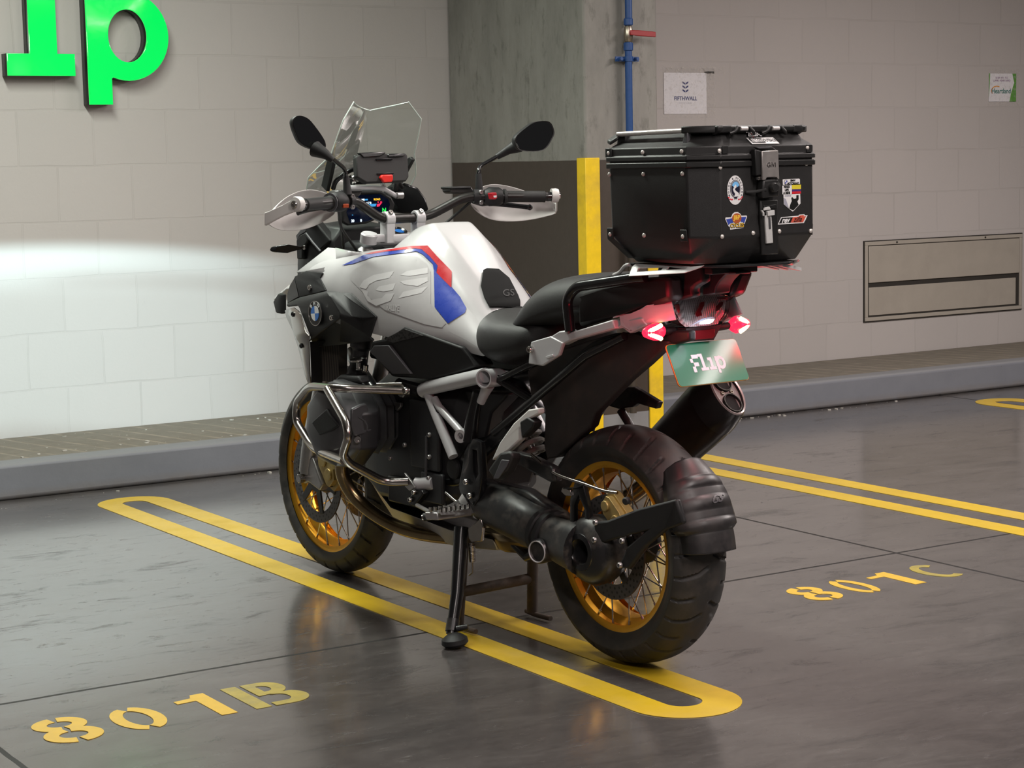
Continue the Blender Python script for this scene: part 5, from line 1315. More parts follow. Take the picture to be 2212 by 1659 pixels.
# large inner mudguard from the seat down to the wheel
bm = prism([(.3411,.085,.762), (.1883,.09,.8299), (-.049,.09,.8887), (-.1221,.09,.8966), (-.2623,.085,.8804), (-.2569,.085,.8731), (-.1699,.085,.8147), (-.0911,.08,.7692), (.055,.075,.6691), (.0799,.07,.6312), (.2276,.075,.5316), (.265,.08,.5241), (.2767,.08,.561), (.2613,.085,.6583), (.2856,.085,.6941), (.3239,.085,.6869)], (0, -0.03, 0))
add('splash_guard', bm, M_FEND, bike, bevel=0.010)
add2('mudguard_rib', tube(spline([(.3115,.092,.6771), (.1847,.094,.7596), (.0601,.096,.8388), (0,.097,.8646), (-.1027,.097,.8853)], 5), 0.006), M_BLK, bike)
add('plug', disc((.0676,.078,.7307), (0, 1, 0), 0.011, 0.004), M_BLKG, bike)

# ---------------------------------------------------------------- handlebar and controls
M_BAR = mat('black_handlebar', (0.020, 0.018, 0.017), 0.36, 0.3)
HB = [(1.085, 0, 1.168), (1.085, .06, 1.168), (1.075, .10, 1.178), (1.042, .185, 1.222), (1.028, .215, 1.229), (0.985, .30, 1.228), (0.925, .452, 1.223)]
hb = [(x, -y, z) for x, y, z in HB[:0:-1]]+HB
add('handlebar', tube(fillet(hb, 0.05, 6), 0.0145, n=18), M_BAR, bike)
def on_bar(t):
    a, b = V(HB[4]), V(HB[6]); return a+(b-a)*t
bd_ = (V(HB[6])-V(HB[4])).normalized()
def along(t0, t1, r, n=20, bm=None): return tube([on_bar(t0), on_bar(t1)], r, bm, n)
gb = lathe([(0.0145, 0), (0.024, 0), (0.024, 0.006), (0.0185, 0.010), (0.0175, 0.05), (0.0180, 0.09), (0.0175, 0.125), (0.0185, 0.131), (0.0145, 0.133)], on_bar(0.40), bd_, n=28)
add2('grip', gb, M_GRIP, bike)
add2('bar_end', along(0.94, 1.02, 0.0150), M_BLKG, bike)
sw = tube([on_bar(0.16), on_bar(0.22), on_bar(0.34), on_bar(0.38)], [0.021, 0.030, 0.029, 0.023], n=20)
swl, swr = add2('switch_pod', sw, M_BLK, bike, angle=60)
add('grip_flange', lathe([(0.018, 0), (0.0275, 0), (0.0275, 0.003), (0.018, 0.003)], on_bar(0.42), bd_, n=30, close=True), M_GREYPL, bike)
sb = add('kill_switch', prism([(.955,-.2415,1.2396), (.955,-.261,1.2408), (.955,-.2638,1.2241), (.955,-.2575,1.2192), (.955,-.2462,1.2195)], (0.022, 0, 0)), mat('red_switch', (0.42, 0.01, 0.02), 0.4), bike, bevel=0.002)
add('switch_mark', prism([(.9545,-.2481,1.2311), (.9545,-.2605,1.2317), (.9545,-.2603,1.2255), (.9545,-.25,1.2252)], (0.002, 0, 0)), M_WHT2, sb)
add('indicator_switch', box(on_bar(0.24)+V(-0.028, 0, -0.012), (0.018, 0.02, 0.012)), mat('orange_switch', (0.35, 0.05, 0.01), 0.4), bike, bevel=0.002)
# clamps for levers and mirrors
bm = tube([on_bar(0.03), on_bar(0.11)], 0.0225, n=20)
add2('lever_clamp', bm, M_BLK, bike)
for s in (1, -1):
    for dz in (0.014, -0.018):
        p = on_bar(0.07); add('bolt', bolt((p.x-0.022, s*p.y, p.z+dz), (-1, 0, 0), 0.007, 0.006), M_ALUD, bike)
# levers
lv = tube(spline([on_bar(0.10)+V(0.030, 0, -0.012), on_bar(0.30)+V(0.070, 0, -0.020), on_bar(0.60)+V(0.072, 0, -0.026), on_bar(0.86)+V(0.060, 0, -0.034)], 5), [0.011]*6+[0.0075]*10, n=12, sx=0.75)
bb = on_bar(0.86)+V(0.060, 0, -0.034)
lathe([(0, -.010), (.007, -.007), (.010, 0), (.007, .007), (0, .010)], bb, (0, 1, 0), lv, 14)
add('lever', mir(lv), M_BLKG, bike); lv.free()
lv = tube(spline([on_bar(0.10)+V(0.030, 0, -0.012), on_bar(0.30)+V(0.074, 0, -0.016), on_bar(0.58)+V(0.080, 0, -0.020), on_bar(0.80)+V(0.074, 0, -0.026)], 5), [0.011]*6+[0.0075]*10, n=12, sx=0.75)
add('lever', lv, M_BLKG, bike)
# brake fluid reservoirs
M_SMOKE = mat('smoked_reservoir', (0.035, 0.033, 0.032), 0.35)
for s in (1, -1):
    bm = prism([(1.06,-.1614,1.2605), (1.06,-.2413,1.2606), (1.06,-.2532,1.2392), (1.06,-.247,1.2368), (1.06,-.1701,1.2385), (1.06,-.1611,1.2463)], (0.05, 0, 0))
    rv = add('fluid_reservoir', bm if s < 0 else mir(bm), M_SMOKE, bike, bevel=0.006)
    bm = prism([(1.055,-.1581,1.2606), (1.055,-.2379,1.2606), (1.055,-.2377,1.2522), (1.055,-.1599,1.2526)], (0.06, 0, 0))
    add('reservoir_lid', bm if s < 0 else mir(bm), M_BLK, rv, bevel=0.004)
# hand guards: a curved shield ahead of the grip and a strap back to the bar end
HGc = [(1.080, .245, 1.240, 1.192), (1.100, .30, 1.266, 1.158), (1.096, .36, 1.270, 1.142), (1.068, .44, 1.246, 1.142), (1.030, .495, 1.214, 1.155), (1.000, .522, 1.199, 1.166)]
secs = []
for x, y, zt, zb in HGc:
    secs.append([(x-0.022, y-0.004, zt), (x+0.004, y, zt-(zt-zb)*0.22), (x+0.008, y+0.002, (zt+zb)/2), (x+0.002, y, zb+(zt-zb)*0.25), (x-0.018, y-0.004, zb)])
hgp = add2('hand_guard', loft(secs, closed=False), M_SATIN, bike, solid=0.005, sub=0)
for o in hgp:
    k = o.modifiers.new('smooth', 'SUBSURF'); k.levels = k.render_levels = 2
strap = []
for x, y, zc, h in ((1.004, .521, 1.184, .019), (0.985, .512, 1.192, .017), (0.955, .490, 1.208, .016), (0.930, .472, 1.221, .018), (0.915, .463, 1.226, .021)):
    strap.append([(x, y+0.004, zc+h), (x-.004, y-0.004, zc+h), (x-.004, y-0.004, zc-h), (x, y+0.004, zc-h)])
st_ = loft(strap)
sp = add2('guard_strap', st_, M_SATIN, bike, bevel=0.003, seg=3)
for o, s in zip(sp, (1, -1)):
    bm = lathe([(0, -0.014), (0.0215, -0.014), (0.0225, 0.0), (0.0205, 0.008), (0.012, 0.009), (0, 0.009)], (0.922, .463, 1.226), bd_, n=30)
    b2 = bolt(V(0.922, .463, 1.226)+bd_*0.0092, bd_, 0.011, 0.006)
    add('strap_end', bm if s > 0 else mir(bm), M_SATIN, o); add('bolt', b2 if s > 0 else mir(b2), M_CHROME, o)
# mirrors on bent stalks
M_MIRR = mat('mirror_glass', (0.30, 0.30, 0.30), 0.02, 1.0, var=0.0)
ML = [(.945,.4559,1.4575), (.945,.4473,1.4728), (.945,.428,1.4774), (.945,.4018,1.4679), (.945,.3775,1.4428), (.945,.3551,1.4134), (.945,.3473,1.3957), (.945,.3511,1.384), (.945,.3854,1.3792), (.945,.4283,1.3963), (.945,.4464,1.4264)]
MR = [(.945,-.329,1.4086), (.945,-.3735,1.4399), (.945,-.4088,1.4556), (.945,-.4613,1.456), (.945,-.4803,1.4269), (.945,-.4724,1.4032), (.945,-.4356,1.3671), (.945,-.3562,1.3665), (.945,-.3313,1.3825)]
for pts, s in ((ML, 1), (MR, -1)):
    pts = spline(pts, 4, True)
    c = sum(pts, V(0, 0, 0))/len(pts)
    f = lambda k, dx: [c+(p-c)*k+V(dx, 0, 0) for p in pts]
    secs = [f(0.93, 0.0015), f(0.99, -0.001), f(1.0, 0.004), f(0.97, 0.018), f(0.80, 0.032), f(0.45, 0.041), f(0.1, 0.043)]
    mo = add('mirror', loft(secs), M_BLK, bike, angle=60)
    add('mirror_glass', loft([f(0.94, 0.0005), f(0.93, -0.0006)]), M_MIRR, mo, flat=True)
bm = tube([(.9413,.385,1.3821), (.9056,.37,1.3647), (.8948,.355,1.3489)], [0.024, 0.014, 0.0095], n=14)
add('mirror_neck', bm, M_BLK, bike)
add('mirror_stalk', tube(fillet([(.8979,.365,1.3603), (.9683,.275,1.3263), (.9985,.25,1.3069), (1.0005,.248,1.251)], 0.02), 0.0065, n=12), M_BLKG, bike)
add('mirror_stalk_base', tube([(1.0004,.249,1.3026), (.9994,.248,1.2725), (.9965,.248,1.2467)], [0.009, 0.011, 0.014], n=14), M_BLK, bike)
bm = tube([(.9896,-.375,1.3852), (1.0141,-.35,1.3699), (1.0388,-.325,1.3501)], [0.024, 0.014, 0.0095], n=14)
add('mirror_neck', bm, M_BLK, bike)
add('mirror_stalk', tube(fillet([(1.0329,-.335,1.3567), (1.0459,-.265,1.3223), (1.0345,-.25,1.3079), (1.0323,-.248,1.2399)], 0.02), 0.0065, n=12), M_BLKG, bike)
add('mirror_stalk_base', tube([(1.0333,-.249,1.2989), (1.0312,-.248,1.2717), (1.031,-.248,1.2309)], [0.009, 0.011, 0.014], n=14), M_BLK, bike)
# clamps, top yoke, ignition ring
for s in (1, -1):
    bm = lathe([(0.0148, -0.015), (0.0235, -0.015), (0.0235, 0.015), (0.0148, 0.015)], (1.085, s*0.055, 1.168), (0, 1, 0), n=28, close=True)
    prism([(1.066, s*0.055-0.015, 1.168), (1.106, s*0.055-0.015, 1.168), (1.110, s*0.055-0.015, 1.095), (1.070, s*0.055-0.015, 1.095)], (0, 0.030, 0), bm)
    cl = add('bar_clamp', bm, M_ALU, bike, bevel=0.002)
    add('bolt', bolt((1.070, s*0.055, 1.186), (-0.7, 0, 0.7), 0.008, 0.008), M_CHROME, cl)
    add('fork_cap', disc((1.115, s*0.108, 1.098), (-.3, 0, 1), 0.027, 0.030, b=0.004), M_ALU, bike)
    add('fork_collar', lathe([(0, 0), (0.016, 0), (0.026, 0.012), (0.026, 0.026), (0.016, 0.036), (0, 0.036)], (1.137, s*0.108, 1.050), (-.3, 0, 1), n=26), M_ALUD, bike)
bm = flat_shape([[(1.060, 0.03), (1.085, 0.075), (1.092, 0.118), (1.125, 0.130), (1.145, 0.10), (1.140, 0.0), (1.145, -0.10), (1.125, -0.130), (1.092, -0.118), (1.085, -0.075), (1.060, -0.03)]], 0.024, (0, 0, 1.098), (1, 0, 0), (0, 1, 0), 0.003)
add('steering_yoke', bm, M_ALU, bike)
bm = lathe([(0.016, 0), (0.026, 0), (0.026, 0.012), (0.021, 0.014), (0.016, 0.010)], (1.1138,0,1.1204), (-.45, 0, 1), n=32, close=True)
add('ignition_ring', bm, M_BLKG, bike)
add('ignition_cap', disc((1.1101,0,1.1216), (-.45, 0, 1), 0.015, 0.008), M_BLU2, bike)
# steering-head clutter in the dark behind the yoke
add('steering_head', lathe([(0, 0), (0.035, 0), (0.035, 0.16), (0, 0.16)], (1.20, 0, 0.93), (-.35, 0, 1), n=24), M_BLK, bike)
bm = box((1.22, 0, 1.03), (0.14, 0.20, 0.14))
add('cable_box', bm, M_ENG, bike, bevel=0.02)
for pts in ([(1.06, .24, 1.215), (1.12, .20, 1.15), (1.19, .10, 1.06), (1.20, .06, 0.95)], [(1.05, .25, 1.21), (1.15, .18, 1.13), (1.21, .13, 1.03), (1.17, .10, .92)], [(1.06, -.24, 1.215), (1.12, -.20, 1.16), (1.19, -.10, 1.06), (1.20, -.06, 0.95)]):
    add('cable', tube(spline(pts, 6), 0.0045, n=8), M_GRIP, bike)

# ---------------------------------------------------------------- dashboard
dash = empty('dashboard', (0, 0, 0)); dash.parent = bike
bm = prism([(1.252,.0927,1.252), (1.252,-.03,1.2515), (1.252,-.067,1.2305), (1.252,-.0801,1.2085), (1.252,-.069,1.1799), (1.252,.0271,1.1497), (1.252,.0959,1.1461), (1.252,.1171,1.1581), (1.252,.1089,1.2105)], (0.03, 0, 0.006))
add('housing', bm, M_BLK, dash, bevel=0.006)
M_TFT = mat('dark_display', (0.002, 0.003, 0.010), 0.12, emit=(0.0, 0.01, 0.05), es=0.15)
add('screen', prism([(1.25,.076,1.2396), (1.25,-.0234,1.2416), (1.25,-.0519,1.2251), (1.25,-.0582,1.2076), (1.25,-.049,1.1848), (1.25,.0281,1.1583), (1.25,.0886,1.1544), (1.25,.1008,1.189)], (0.003, 0, 0)), M_TFT, dash)
def glow(name, col, s): return mat(name, tuple(c*0.3 for c in col), 0.4, emit=col, es=s)
G_W, G_B, G_R, G_Y, G_G = glow('display_white', (0.75, 0.9, 1), 1.4), glow('display_blue', (0.05, 0.35, 0.75), 0.9), glow('display_red', (1, 0.03, 0.12), 0.9), glow('display_amber', (1, 0.55, 0.03), 1.1), glow('display_green', (0.02, 0.95, 0.1), 1.1)
def seg(name, m, *pts): add(name, prism(pts, (0.0006, 0, 0)), m, dash, flat=True)
seg('readout', G_W, (1.2494,.0533,1.2276), (1.2494,.0356,1.2289), (1.2494,.0353,1.2222), (1.2494,.0526,1.2212))
seg('readout', G_B, (1.2494,.034,1.2275), (1.2494,.0231,1.228), (1.2494,.0232,1.2233), (1.2494,.0341,1.2229))
seg('gauge_bar', G_B, (1.2494,.037,1.2118), (1.2494,-.0086,1.2121), (1.2494,-.0041,1.2036), (1.2494,.0305,1.2028))
seg('gauge_bar', G_R, (1.2494,-.0094,1.2103), (1.2494,-.0273,1.2135), (1.2494,-.0176,1.2029), (1.2494,-.0091,1.2024))
def dtext(name, t, size, m, o): add(name, text_bm(t, size, 0.0004, o, (0, -1, 0), (0, 0, 1), bold=0.0004), m, dash, flat=True)
dtext('readout', 'ROAD', 0.0085, G_Y, (1.2494,-.0103,1.2254))
dtext('readout', '6 7 8', 0.0085, G_W, (1.2494,.0201,1.2151)); dtext('readout', '9  10', 0.0080, G_R, (1.2494,-.0202,1.2155))
seg('readout', G_W, (1.2494,.0266,1.1948), (1.2494,.0096,1.1965), (1.2494,.0084,1.1807), (1.2494,.0144,1.1794), (1.2494,.0166,1.1902), (1.2494,.025,1.1919))
dtext('readout', 'km/h', 0.0065, G_W, (1.2494,-.0013,1.1818))
dtext('readout', 'N', 0.020, G_G, (1.2494,-.0355,1.1902))
dtext('readout', '20', 0.0110, G_W, (1.2494,.0804,1.161)); dtext('readout', '0', 0.0120, G_W, (1.2494,.0503,1.1611)); dtext('readout', '-', 0.014, G_B, (1.2494,.0806,1.1806))
# silver accessory bar and the device cradle
add('accessory_bar', tube([(1.206,.12,1.2646), (1.2093,.03,1.2631), (1.2142,-.015,1.2583), (1.2375,-.075,1.2332)], 0.008, n=14), M_ALU, bike)
add('bar_pivot', disc((1.2296,-.07,1.2355), (0, -1, 0), 0.011, 0.022), M_ALUD, bike)
add2('screen_arm', prism([(1.3449,.135,1.2708), (1.281,.15,1.3476), (1.2539,.15,1.3562), (1.2368,.15,1.347), (1.2833,.14,1.2888), (1.3117,.135,1.2526)], (0, -0.012, 0)), M_BLK, bike, bevel=0.003)
add('screen_bar', tube(fillet([(1.2795,.13,1.2615), (1.265,.13,1.2841), (1.2433,.1,1.3127), (1.24,.07,1.3235), (1.2162,0,1.3041), (1.2999,-.12,1.2749)], 0.03), 0.0075, n=12), M_BLKG, bike)
add('adjuster_knob', lathe([(0, 0), (0.014, 0), (0.016, 0.004), (0.013, 0.008), (0.016, 0.012), (0.013, 0.016), (0.010, 0.028), (0, 0.028)], (1.2243,.1,1.2882), (0, -1, 0), n=22), M_CHROME, bike)
add('cradle_arm', prism([(1.215,.1087,1.294), (1.215,.0691,1.2905), (1.215,.0461,1.2787), (1.215,.0463,1.273), (1.215,.1011,1.2741)], (0.03, 0, 0)), M_BLK, bike, bevel=0.004)
add('cradle_strut', tube([(1.215,-.0093,1.2777), (1.235,-.0297,1.2573)], 0.007), M_ALU, bike)
add('cradle_strut', tube([(1.215,-.0637,1.2795), (1.25,-.0801,1.2562)], 0.009), M_BLK, bike)
add('cradle_strut', tube([(1.215,-.0705,1.2794), (1.26,-.1108,1.2614)], 0.006), M_BLK, bike)
cr = empty('device_cradle', (0, 0, 0)); cr.parent = bike
M_CRAD = mat('charcoal_cradle', (0.026, 0.025, 0.025), 0.62, grain=0.2, spec=0.3)
add('tray', prism([(1.188,.0975,1.3597), (1.196,.075,1.368), (1.196,-.0864,1.367), (1.194,-.0931,1.3612), (1.184,-.0887,1.3275), (1.176,-.0843,1.2933), (1.172,-.0711,1.2799), (1.172,.0726,1.278), (1.176,.1043,1.2965)], (0.024, 0, -0.004)), M_CRAD, cr, bevel=0.005)
add('tray_edge', prism([(1.2,.0959,1.3633), (1.198,.0756,1.3652), (1.188,.0706,1.3481), (1.176,.0779,1.2961), (1.182,.1039,1.298)], (0.012, 0, 0)), M_BLK, cr, bevel=0.004)
add('clip', prism([(1.19,.0852,1.3708), (1.19,-.0081,1.3724), (1.19,-.0105,1.3677), (1.186,.0132,1.3587), (1.186,.0732,1.3559)], (0.02, 0, 0)), M_BLKG, cr, bevel=0.003)
add('clip', prism([(1.188,-.0185,1.3655), (1.188,-.0795,1.3669), (1.186,-.078,1.3584), (1.186,-.0541,1.3558), (1.186,-.0169,1.3555)], (0.02, 0, 0)), M_BLKG, cr, bevel=0.003)
add('slot', prism([(1.185,.0291,1.3518), (1.185,-.0322,1.3522), (1.185,-.0312,1.3465), (1.185,.0268,1.3454)], (0.004, 0, 0)), M_BLKG, cr, bevel=0.001)
add('slot', prism([(1.174,.0339,1.3066), (1.174,-.0274,1.3077), (1.174,-.0272,1.3035), (1.174,.0308,1.3009)], (0.004, 0, 0)), M_BLKG, cr, bevel=0.001)
add('release_catch', prism([(1.16,.0297,1.293), (1.16,.0219,1.3018), (1.16,-.0154,1.3017), (1.158,-.015,1.2887), (1.158,-.0105,1.2789), (1.158,.018,1.2777)], (0.014, 0, 0)), mat('red_catch', (0.75, 0.02, 0.012), 0.4), cr, bevel=0.003)
# right side of the cockpit fairing
bm = prism([(1.2656,-.12,1.2771), (1.255,-.17,1.2587), (1.2416,-.19,1.2218), (1.2233,-.19,1.1811), (1.2686,-.18,1.1692), (1.3127,-.13,1.179), (1.3181,-.11,1.2117), (1.2976,-.1,1.2558)], (0.06, 0.0, 0))
add('cockpit_fairing', bm, M_BLKG, bike, bevel=0.012)

# ---------------------------------------------------------------- windscreen
M_SCREEN = thin_clear('clear_windscreen', (0.90, 0.955, 0.925), 1.30, 0.6)
ROWS = [(1.525, .099, 1.191, 0.068), (1.472, .141, 1.185, 0.086), (1.430, .147, 1.209, 0.084), (1.365, .153, 1.248, 0.080), (1.330, .178, 1.281, 0.082), (1.298, .198, 1.311, 0.085), (1.262, .192, 1.335, 0.078), (1.210, .165, 1.372, 0.06)]
secs = []
for k, (z, w, x, d) in enumerate(ROWS):
    row = []
    for i in range(25):
        t = -1+2*i/24
        zz = z-(0.024*(1-abs(t))**0.8 if k == 0 else 0.009*(1-abs(t)) if k == 1 else 0)
        bulge = d*(1-t*t)*(1.0-0.15*abs(t))
        row.append((x+bulge, t*w, zz))
    secs.append(row)
ws = add('windscreen', loft(secs, closed=False), M_SCREEN, bike)
edge = [secs[0][i] for i in range(25)]+[s[-1] for s in secs[1:-1]]+secs[-1][::-1]+[s[0] for s in secs[-2:0:-1]]
add('screen_edge', tube(edge, 0.0021, n=8, closed=True), mat('painted_edge_glimmer', (0.62, 0.72, 0.66), 0.25, coat=0.6), ws, label='edge of the clear screen with its glimmer painted pale')  # pale green tube, the glimmer of the screen edge put into its colour
# headlamp, beak and front cowl
cowl = half_loft([(1.30, [(0, 1.14), (.09, 1.14), (.125, 1.10), (.13, 1.00), (.10, .94)]), (1.42, [(0, 1.16), (.10, 1.15), (.140, 1.10), (.145, .99), (.11, .91)]), (1.52, [(0, 1.12), (.09, 1.11), (.125, 1.06), (.13, .98), (.10, .90)]), (1.57, [(0, 1.05), (.07, 1.04), (.10, 1.01), (.10, .97), (.08, .93)])])
add('headlamp_shell', cowl, M_BLK, bike, bevel=0.008)
add('headlamp_lens', half_loft([(1.565, [(0, 1.04), (.065, 1.035), (.095, 1.005), (.095, .97), (.075, .935)]), (1.585, [(0, 1.025), (.05, 1.02), (.075, .995), (.075, .97), (.06, .945)])]), M_CLEAR, bike)
bk = half_loft([(1.50, [(0, .985), (.08, .975), (.10, .955), (.08, .94)]), (1.70, [(0, .955), (.06, .945), (.075, .93), (.06, .92)]), (1.86, [(0, .90), (.03, .895), (.035, .885), (.02, .88)])])
add('beak', bk, M_WHITE, bike, bevel=0.004)
bm = prism([(1.4867,.15,1.114), (1.4296,.15,1.1483), (1.3733,.15,1.1657), (1.4104,.15,1.151), (1.4244,.15,1.127), (1.4602,.15,1.1161), (1.4815,.15,1.0989)], (0, -0.02, 0))
add2('cowl_edge', bm, M_GREYPL, bike, bevel=0.003)  # lighter charcoal puts the light caught by this edge into the colour
bm = prism([(1.4827,.152,1.0997), (1.4567,.152,1.1162), (1.421,.152,1.1256), (1.4099,.152,1.0989), (1.445,.152,1.0695), (1.4474,.152,1.04), (1.4821,.152,1.039)], (0, -0.03, 0))
add2('cowl_strut', bm, M_BLK, bike, bevel=0.004)
bm = prism([(1.428,.15,1.1484), (1.3875,.14,1.1652), (1.3057,.13,1.1003), (1.3409,.14,1.0767), (1.3515,.145,1.0684), (1.4195,.152,1.124)], (0, -0.03, 0))
add2('cowl_panel', bm, M_BLK, bike, bevel=0.005)
add2('cowl_trim', tube([(1.4111,.156,1.1227), (1.377,.152,1.0948), (1.3371,.148,1.0673)], 0.004), M_GREYPL, bike)
add('bolt', bolt((1.4149,.158,1.0784), (0, 1, 0), 0.008, 0.006), M_CHROME, bike)
# unlit front signals and auxiliary lamp pods
bm = prism([(1.4013,.275,1.077), (1.396,.27,1.0863), (1.3623,.245,1.0927), (1.3537,.225,1.0879), (1.3505,.2,1.087), (1.3527,.2,1.0768), (1.361,.225,1.0713), (1.3703,.245,1.0656), (1.3939,.27,1.0684), (1.3991,.275,1.0723)], (0.022, 0.006, 0))
fs = add2('turn_signal', bm, M_BLKG, bike, bevel=0.006, label='unlit black front turn signal')
bm = prism([(1.4464,.245,.9069), (1.421,.24,.9349), (1.4073,.235,.9377), (1.4112,.235,.8735), (1.431,.245,.8719)], (0.05, -0.01, 0))
add2('fog_lamp', bm, M_BLK, bike, bevel=0.006)

# ---------------------------------------------------------------- headlamp beam on the wall
L = bpy.data.lights.new('headlamp_beam', 'SPOT')
L.energy = 385; L.color = (0.70, 0.96, 1.0); L.spot_size = math.radians(110); L.spot_blend = 0.25; L.shadow_soft_size = 0.004
ho = bpy.data.objects.new('headlamp_beam', L); COL.objects.link(ho); ho.parent = bike
ho.location = (1.60, 0, 0.985)
ho.rotation_euler = (PI/2, 0, -PI/2)
L.use_nodes = True
nt = L.node_tree
em = [n for n in nt.nodes if n.type == 'EMISSION'][0]
tcn = N(nt, 'ShaderNodeTexCoord')
s = N(nt, 'ShaderNodeSeparateXYZ'); nt.links.new(tcn.outputs['Normal'], s.inputs[0])
ti = math_(nt, 'DIVIDE', s.outputs[1], math_(nt, 'MAXIMUM', math_(nt, 'ABSOLUTE', s.outputs[2]), 0.01))
tj = math_(nt, 'DIVIDE', s.outputs[0], math_(nt, 'MAXIMUM', math_(nt, 'ABSOLUTE', s.outputs[2]), 0.01))

def smooth_(x, a, b):
    n = N(nt, 'ShaderNodeMapRange', interpolation_type='SMOOTHSTEP')
    nt.links.new(x, n.inputs[0]); n.inputs[1].default_value = a; n.inputs[2].default_value = b; n.inputs[3].default_value = 0; n.inputs[4].default_value = 1
    return n.outputs[0]
aj = math_(nt, 'ABSOLUTE', tj)
# low-beam pattern: sharp upper cut-off that droops to the sides, a hot band under it, soft side spill
drop = math_(nt, 'ADD', ti, math_(nt, 'MULTIPLY', math_(nt, 'MULTIPLY', aj, aj), 0.16))
cut = smooth_(drop, 0.022, -0.012)
hot = math_(nt, 'MULTIPLY', smooth_(drop, -0.085, -0.015), smooth_(aj, 0.55, 0.05))
dip = math_(nt, 'MULTIPLY', math_(nt, 'MULTIPLY', smooth_(drop, -0.075, -0.05), smooth_(drop, -0.022, -0.045)), smooth_(aj, 0.0, 0.15))
side = smooth_(aj, 0.66, 0.36)
low = smooth_(ti, -0.9, -0.25)
I = math_(nt, 'MULTIPLY', math_(nt, 'MULTIPLY', cut, side), math_(nt, 'MULTIPLY', low, math_(nt, 'SUBTRACT', math_(nt, 'ADD', 0.62, math_(nt, 'MULTIPLY', hot, 0.55)), math_(nt, 'MULTIPLY', dip, 0.22))))
nt.links.new(I, em.inputs['Strength'])

# ---------------------------------------------------------------- top case on the luggage plate
C0 = V(-0.342, 0, 1.0795)
BR = Matrix.Translation(V((2.9961,4.1364,0.0019))) @ Matrix.Rotation(1.62737, 4, 'Z')
case = empty('top_case', BR @ C0, 'black metal top case covered in stickers on the rear luggage plate', 'luggage case')
case.rotation_euler = (0, 0, 1.62737)
def addc(name, bm, m, parent=None, **k):
    for v in bm.verts: v.co -= C0
    return add(name, bm, m, parent or case, **k)
M_CASE = mat('black_powder_coat', (0.017, 0.0165, 0.0165), 0.46, grain=0.35)
M_CORN = mat('black_corner_moulding', (0.014, 0.014, 0.014), 0.42)
M_RAIL = mat('satin_rail_tube', (0.72, 0.68, 0.66), 0.32, 0.45)
M_RIV = mat('pale_rivet', (0.62, 0.58, 0.54), 0.35, 0.3)
def ring(z, x0, x1, w, c, e=0.019):
    """octagonal plan: x0 rear, x1 front, half width w, corner chamfer c"""
    return [(x0, w-c, z), (x0+c, w, z), (x1-c*0.2, w, z), (x1, w-c*0.2, z), (x1, -w-e+c*0.2, z), (x1-c*0.2, -w-e, z), (x0+c, -w-e, z), (x0, -w-e+c, z)]
body = loft([ring(1.081, -.470, -.212, .148, .04, .040), ring(1.094, -.478, -.200, .158, .045, .040), ring(1.146, -.520, -.166, .192, .055, .022), ring(1.308, -.520, -.162, .196, .057), ring(1.334, -.520, -.162, .195, .057)])
addc('body', body, M_CASE, bevel=0.004)
addc('seal_rim', loft([ring(1.312, -.526, -.155, .201, .058), ring(1.325, -.526, -.155, .201, .058)]), M_CORN, bevel=0.002)
lid = loft([ring(1.329, -.526, -.155, .201, .058), ring(1.340, -.526, -.155, .201, .058), ring(1.341, -.521, -.159, .197, .057), ring(1.360, -.521, -.159, .197, .057), ring(1.366, -.515, -.166, .188, .054), ring(1.376, -.502, -.176, .172, .05), ring(1.396, -.490, -.190, .156, .045), ring(1.399, -.482, -.198, .148, .04)])
lido = addc('lid', lid, M_CASE, bevel=0.003)
def corner(name, x0, x1, y0, y1, z0, z1, m=M_CORN): addc(name, box(((x0+x1)/2, (y0+y1)/2, (z0+z1)/2), (abs(x1-x0), abs(y1-y0), z1-z0)), m, bevel=0.003)
for s in (1, -1):
    g = 0 if s > 0 else -0.019
    def sy(y): return s*y+g
    for x0, x1 in ((-.463, -.440), (-.186, -.162)):
        addc('corner_plate', prism([(x0, sy(.1935), 1.138), (x1, sy(.1935), 1.138), (x1, sy(.1955), 1.166), (x0, sy(.1955), 1.166)], (0, s*0.003, 0)), M_CORN, bevel=0.001)
        if x0 > -.3: addc('corner_brace', prism([(x0, sy(.1935), 1.140), (x1, sy(.1935), 1.140), (x1-.036, sy(.158), 1.092), (x0-.036, sy(.158), 1.092)], (0, s*0.003, -0.002)), M_CORN, bevel=0.001)
    addc('corner_plate', prism([(-.186, sy(.1965), 1.340), (-.162, sy(.1965), 1.340), (-.162, sy(.1965), 1.362), (-.186, sy(.1965), 1.362)], (0, s*0.003, 0)), M_CORN, bevel=0.001)
    addc('corner_plate', prism([(-.521, sy(.118), 1.342), (-.521, sy(.136), 1.342), (-.521, sy(.136), 1.361), (-.521, sy(.118), 1.361)], (-.003, 0, 0)), M_CORN, bevel=0.001)
# rivets
for x in (-.174, -.305, -.449):
    for z, y in ((1.298, .196), (1.150, .1965), (1.350, .1975)):
        for s in (1, -1):
            addc('rivet', lathe([(0, 0.0045), (0.003, 0.0040), (0.0052, 0.002), (0.0052, -0.001)], (x, s*y-(0 if s > 0 else 0.019), z), (0, s, 0), n=14), M_RIV)
for p in ((-.522,.1445,1.3496), (-.521,.1412,1.311), (-.521,.1371,1.1488), (-.521,.0381,1.1533), (-.521,-.0472,1.1543), (-.521,-.1521,1.1513), (-.521,-.1381,1.3149), (-.522,-.1408,1.3534)):
    addc('rivet', lathe([(0, 0.0035), (0.003, 0.003), (0.0052, 0.001), (0.0052, -0.001)], p, (-1, 0, 0), n=14), M_RIV)
